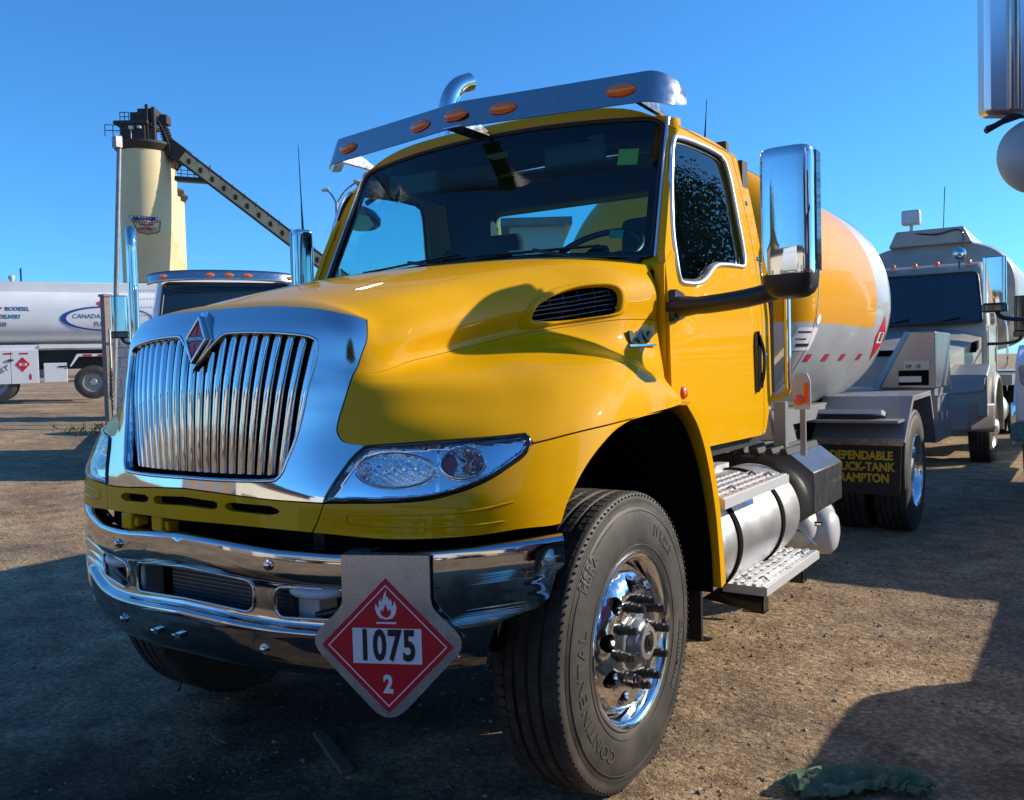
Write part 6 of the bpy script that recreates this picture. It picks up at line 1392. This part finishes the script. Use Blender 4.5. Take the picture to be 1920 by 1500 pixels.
def tree(x,y,h,seed,label,z0=0):
    random.seed(seed); R=thing('tree',label,'tree',(x,y,z0)); mb=MB(); mb.tube([(0,0,-.3),(.1,0,h*.3),(.0,.1,h*.6),(.1,.1,h*.85)],[.32,.24,.15,.05],10)
    tips=[]
    for k in range(9):
        a=random.random()*6.28; z=h*(.28+.55*random.random()); L_=h*.32*(1.15-z/h); e=Vector((math.cos(a)*L_,math.sin(a)*L_,z+L_*.55)); mb.tube([(0,.05,z*.92),tuple(e*.5+Vector((0,0,z*.5))),tuple(e)],[.10,.07,.02],6); tips.append(e)
    mb.build('trunk',BRK,R,smooth=60)
    mb=MB()
    for k in range(300):
        q=Vector((random.gauss(0,1),random.gauss(0,1),random.gauss(0,1))).normalized()*random.random()**.4; c=Vector((q.x*h*.30,q.y*h*.30,h*.62+q.z*h*.36)); s=h*.075; mb.m=random.choice((0,0,1,2))
        for j in range(110):
            p=c+Vector((random.gauss(0,s),random.gauss(0,s),random.gauss(0,s*.8))); n=Vector((random.gauss(0,1),random.gauss(0,1),random.gauss(0,1)+.5)).normalized(); t_=n.orthogonal().normalized(); b_=n.cross(t_); w=h*.007*(.7+random.random()*.8)
            mb.add([p-t_*w,p-b_*w*.6,p+t_*w,p+b_*w*.6],[(0,1,2,3)])
    mb.build('crown',LFM,R,smooth=0,recalc=False)
tree(19,44,17,3,'tall leafy tree out of frame to the right, mirrored in the door window')
tree(30,52,15,4,'bushy tree further off, beside the tall leafy one')
# ------------------------------------------------------------------ what stands behind the lens (seen in the chrome)
rt=conv_truck('red_truck','red truck standing behind the lens, mirrored in the chrome',(8.5,-9.5,0),rad(150),mat('red_paint',(.35,.012,.012),.35,coat=.8),length=6)
wt=conv_truck('white_truck','white tank truck standing behind the lens, mirrored in the chrome',(3.5,-13.5,0),rad(100),WPT,tank=(WPT,2.3,6.8,1.2,.85,2.3),length=7)
def box_building(x0,x1,y0,y1,h,col,label):
    R=thing('warehouse',label,'building',((x0+x1)/2,(y0+y1)/2,0)); w,d=(x1-x0)/2,(y1-y0)/2; mb=MB(); mb.box(-w,w,-d,d,-1,h); mb.build('wall',mat('wall_b%d'%int(x0),col,.8,var=(.5,.5,tuple(q*.8 for q in col))),R,smooth=0); mb=MB(); mb.box(-w-.4,w+.4,-d-.4,d+.4,h,h+.3); mb.build('roof',BRN,R,smooth=0)
    for k in range(5): mb=MB(); x=-w+2*w*(k+.5)/5; mb.box(x-1.5,x+1.5,d-.05,d+.05,.2,h*.6); mb.build('door',GRY,R,smooth=0)
box_building(-45,-16,-44,-34,7,(.32,.20,.15),'brown brick warehouse behind the lens')
box_building(-13,16,-30,-19,3.6,(.74,.66,.52),'long cream warehouse behind the lens, facing the yard')  # added so its sunlit wall throws warm light on the shaded truck front
tree(-15,-27,9,6,'tree behind the lens between the two warehouses'); tree(22,-22,12,7,'tree behind the lens near the red truck')
# ------------------------------------------------------------------ small things on the ground
random.seed(11)
def gxy(px,py):
    d=(CF+CR*((px-960)/FPX)-CU*((py-750)/FPX)); z=0
    for _ in range(6):
        t_=(z-CAM.z)/d.z; p=CAM+d*t_; z=gz(p.x,p.y)
    return Vector((p.x,p.y,z))
# green rag
path=spl([gxy(1490,1498),gxy(1520,1486),gxy(1570,1474),gxy(1630,1466),gxy(1690,1474),gxy(1740,1492)],8)
wd=[.035,.06,.055,.05,.06,.035]
mb=MB(); n=len(path); rows=12; vs=[]
for i,p in enumerate(path):
    a=Vector(path[max(0,i-1)]); b=Vector(path[min(n-1,i+1)]); t_=(b-a).normalized(); s_=Vector((-t_.y,t_.x,0)); w=lerp_tab([(k/5,v) for k,v in enumerate(wd)],i/(n-1))*1.7
    for j in range(rows+1):
        q=2*j/rows-1; nn=noise.noise(Vector((i*.33,j*.55,1.3))); n2=noise.noise(Vector((i*.9,j*.9,7)))
        vs.append(Vector(p)+s_*(w*q*(1+.25*nn))+t_*(.02*n2)+Vector((0,0,max(.010,.026+.045*nn*(1-abs(q)**3)+.018*n2+gn(p[0],p[1])))))
mb.add(vs,[(i*(rows+1)+j,(i+1)*(rows+1)+j,(i+1)*(rows+1)+j+1,i*(rows+1)+j+1) for i in range(n-1) for j in range(rows)])
tag(mb.build('rag',mat('rag_green',(.105,.17,.10),.95,bump=(160,.3),var=(14,.5,(.06,.10,.06))),smooth=60,solid=.004),'crumpled dark green rag on the ground near the lower right corner','rag')
a,b=gxy(596,1378),gxy(652,1452); t_=(b-a).normalized(); s_=Vector((-t_.y,t_.x,0))*.022
mb=MB(); mb.add([a-s_+Vector((0,0,.0)),a+s_,b+s_*1.2,b-s_*1.2]+[q+Vector((0,0,.022)) for q in (a-s_,a+s_,b+s_*1.2,b-s_*1.2)],[(0,1,2,3),(4,5,6,7),(0,1,5,4),(1,2,6,5),(2,3,7,6),(3,0,4,7)])
tag(mb.build('wood_strip',mat('wood_old',(.10,.085,.07),.9,bump=(40,.3)),bevel=.004),'flat dark strip of wood lying in the shade below the placard','wood strip')
mb=MB(); mb.tube(spl([gxy(335,1300)+Vector((0,0,.012)),gxy(345,1272)+Vector((0,0,.02)),gxy(360,1258)+Vector((0,0,.012)),gxy(395,1256)+Vector((0,0,.014)),gxy(410,1262)+Vector((0,0,.01))],6),.007,6)
tag(mb.build('bent_twig',BRK,smooth=60),'bent twig lying in the shade left of the bumper','twig')
mb=MB(); mb.tube(spl([gxy(405,1360)+Vector((0,0,.012)),gxy(398,1385)+Vector((0,0,.016)),gxy(425,1400)+Vector((0,0,.012))],6),.004,6)
tag(mb.build('thin_twig',mat('twig_pale',(.14,.11,.08),.9),smooth=60),'thin curved twig in the dark shade under the bumper','twig')
# loose stones
mb=MB()
def stone(c,r):
    ph=random.random()*6; vs=[]
    for (x,y,z) in ((1,0,0),(-1,0,0),(0,1,0),(0,-1,0),(0,0,1),(0,0,-1)):
        k=.6+.7*random.random(); vs.append((c[0]+(x*math.cos(ph)-y*math.sin(ph))*r*k,c[1]+(x*math.sin(ph)+y*math.cos(ph))*r*k,c[2]+z*r*k*.6))
    mb.add(vs,[(4,0,2),(4,2,1),(4,1,3),(4,3,0),(5,2,0),(5,1,2),(5,3,1),(5,0,3)]); 
for k in range(22000):
    if random.random()<.75: x=random.uniform(-4.2,3.0); y=random.uniform(-1.5,5)
    else: x=random.uniform(-16,3); y=random.uniform(-2,14)
    r=random.choice((.002,.003,.003,.004,.005,.006))*(1+2.2*random.random()**9); mb.m=random.choice((0,0,0,1,2))
    stone((x,y,gz(x,y)+gn(x,y)-.002),r)
st=mb.build('loose_stones',[mat('stone_a',(.20,.165,.135),.9),mat('stone_b',(.11,.09,.08),.9),mat('stone_c',(.32,.27,.22),.9)],smooth=0); st['kind']='stuff'
# weeds at the gate post
mb=MB(); g=ground_under(190,18)
for k in range(130):
    x=g.x+random.gauss(0,.45); y=g.y+random.gauss(0,.3); hgt=.05+.18*random.random(); lx,ly=random.gauss(0,.10),random.gauss(0,.10); z=gz(x,y)
    mb.add([(x-.006,y,z),(x+.006,y,z),(x+lx*.5,y+ly*.5,z+hgt*.7),(x+lx,y+ly,z+hgt)],[(0,1,2),(1,3,2)])
wd_=mb.build('weeds',LFM[1],smooth=0,recalc=False); wd_['kind']='stuff'
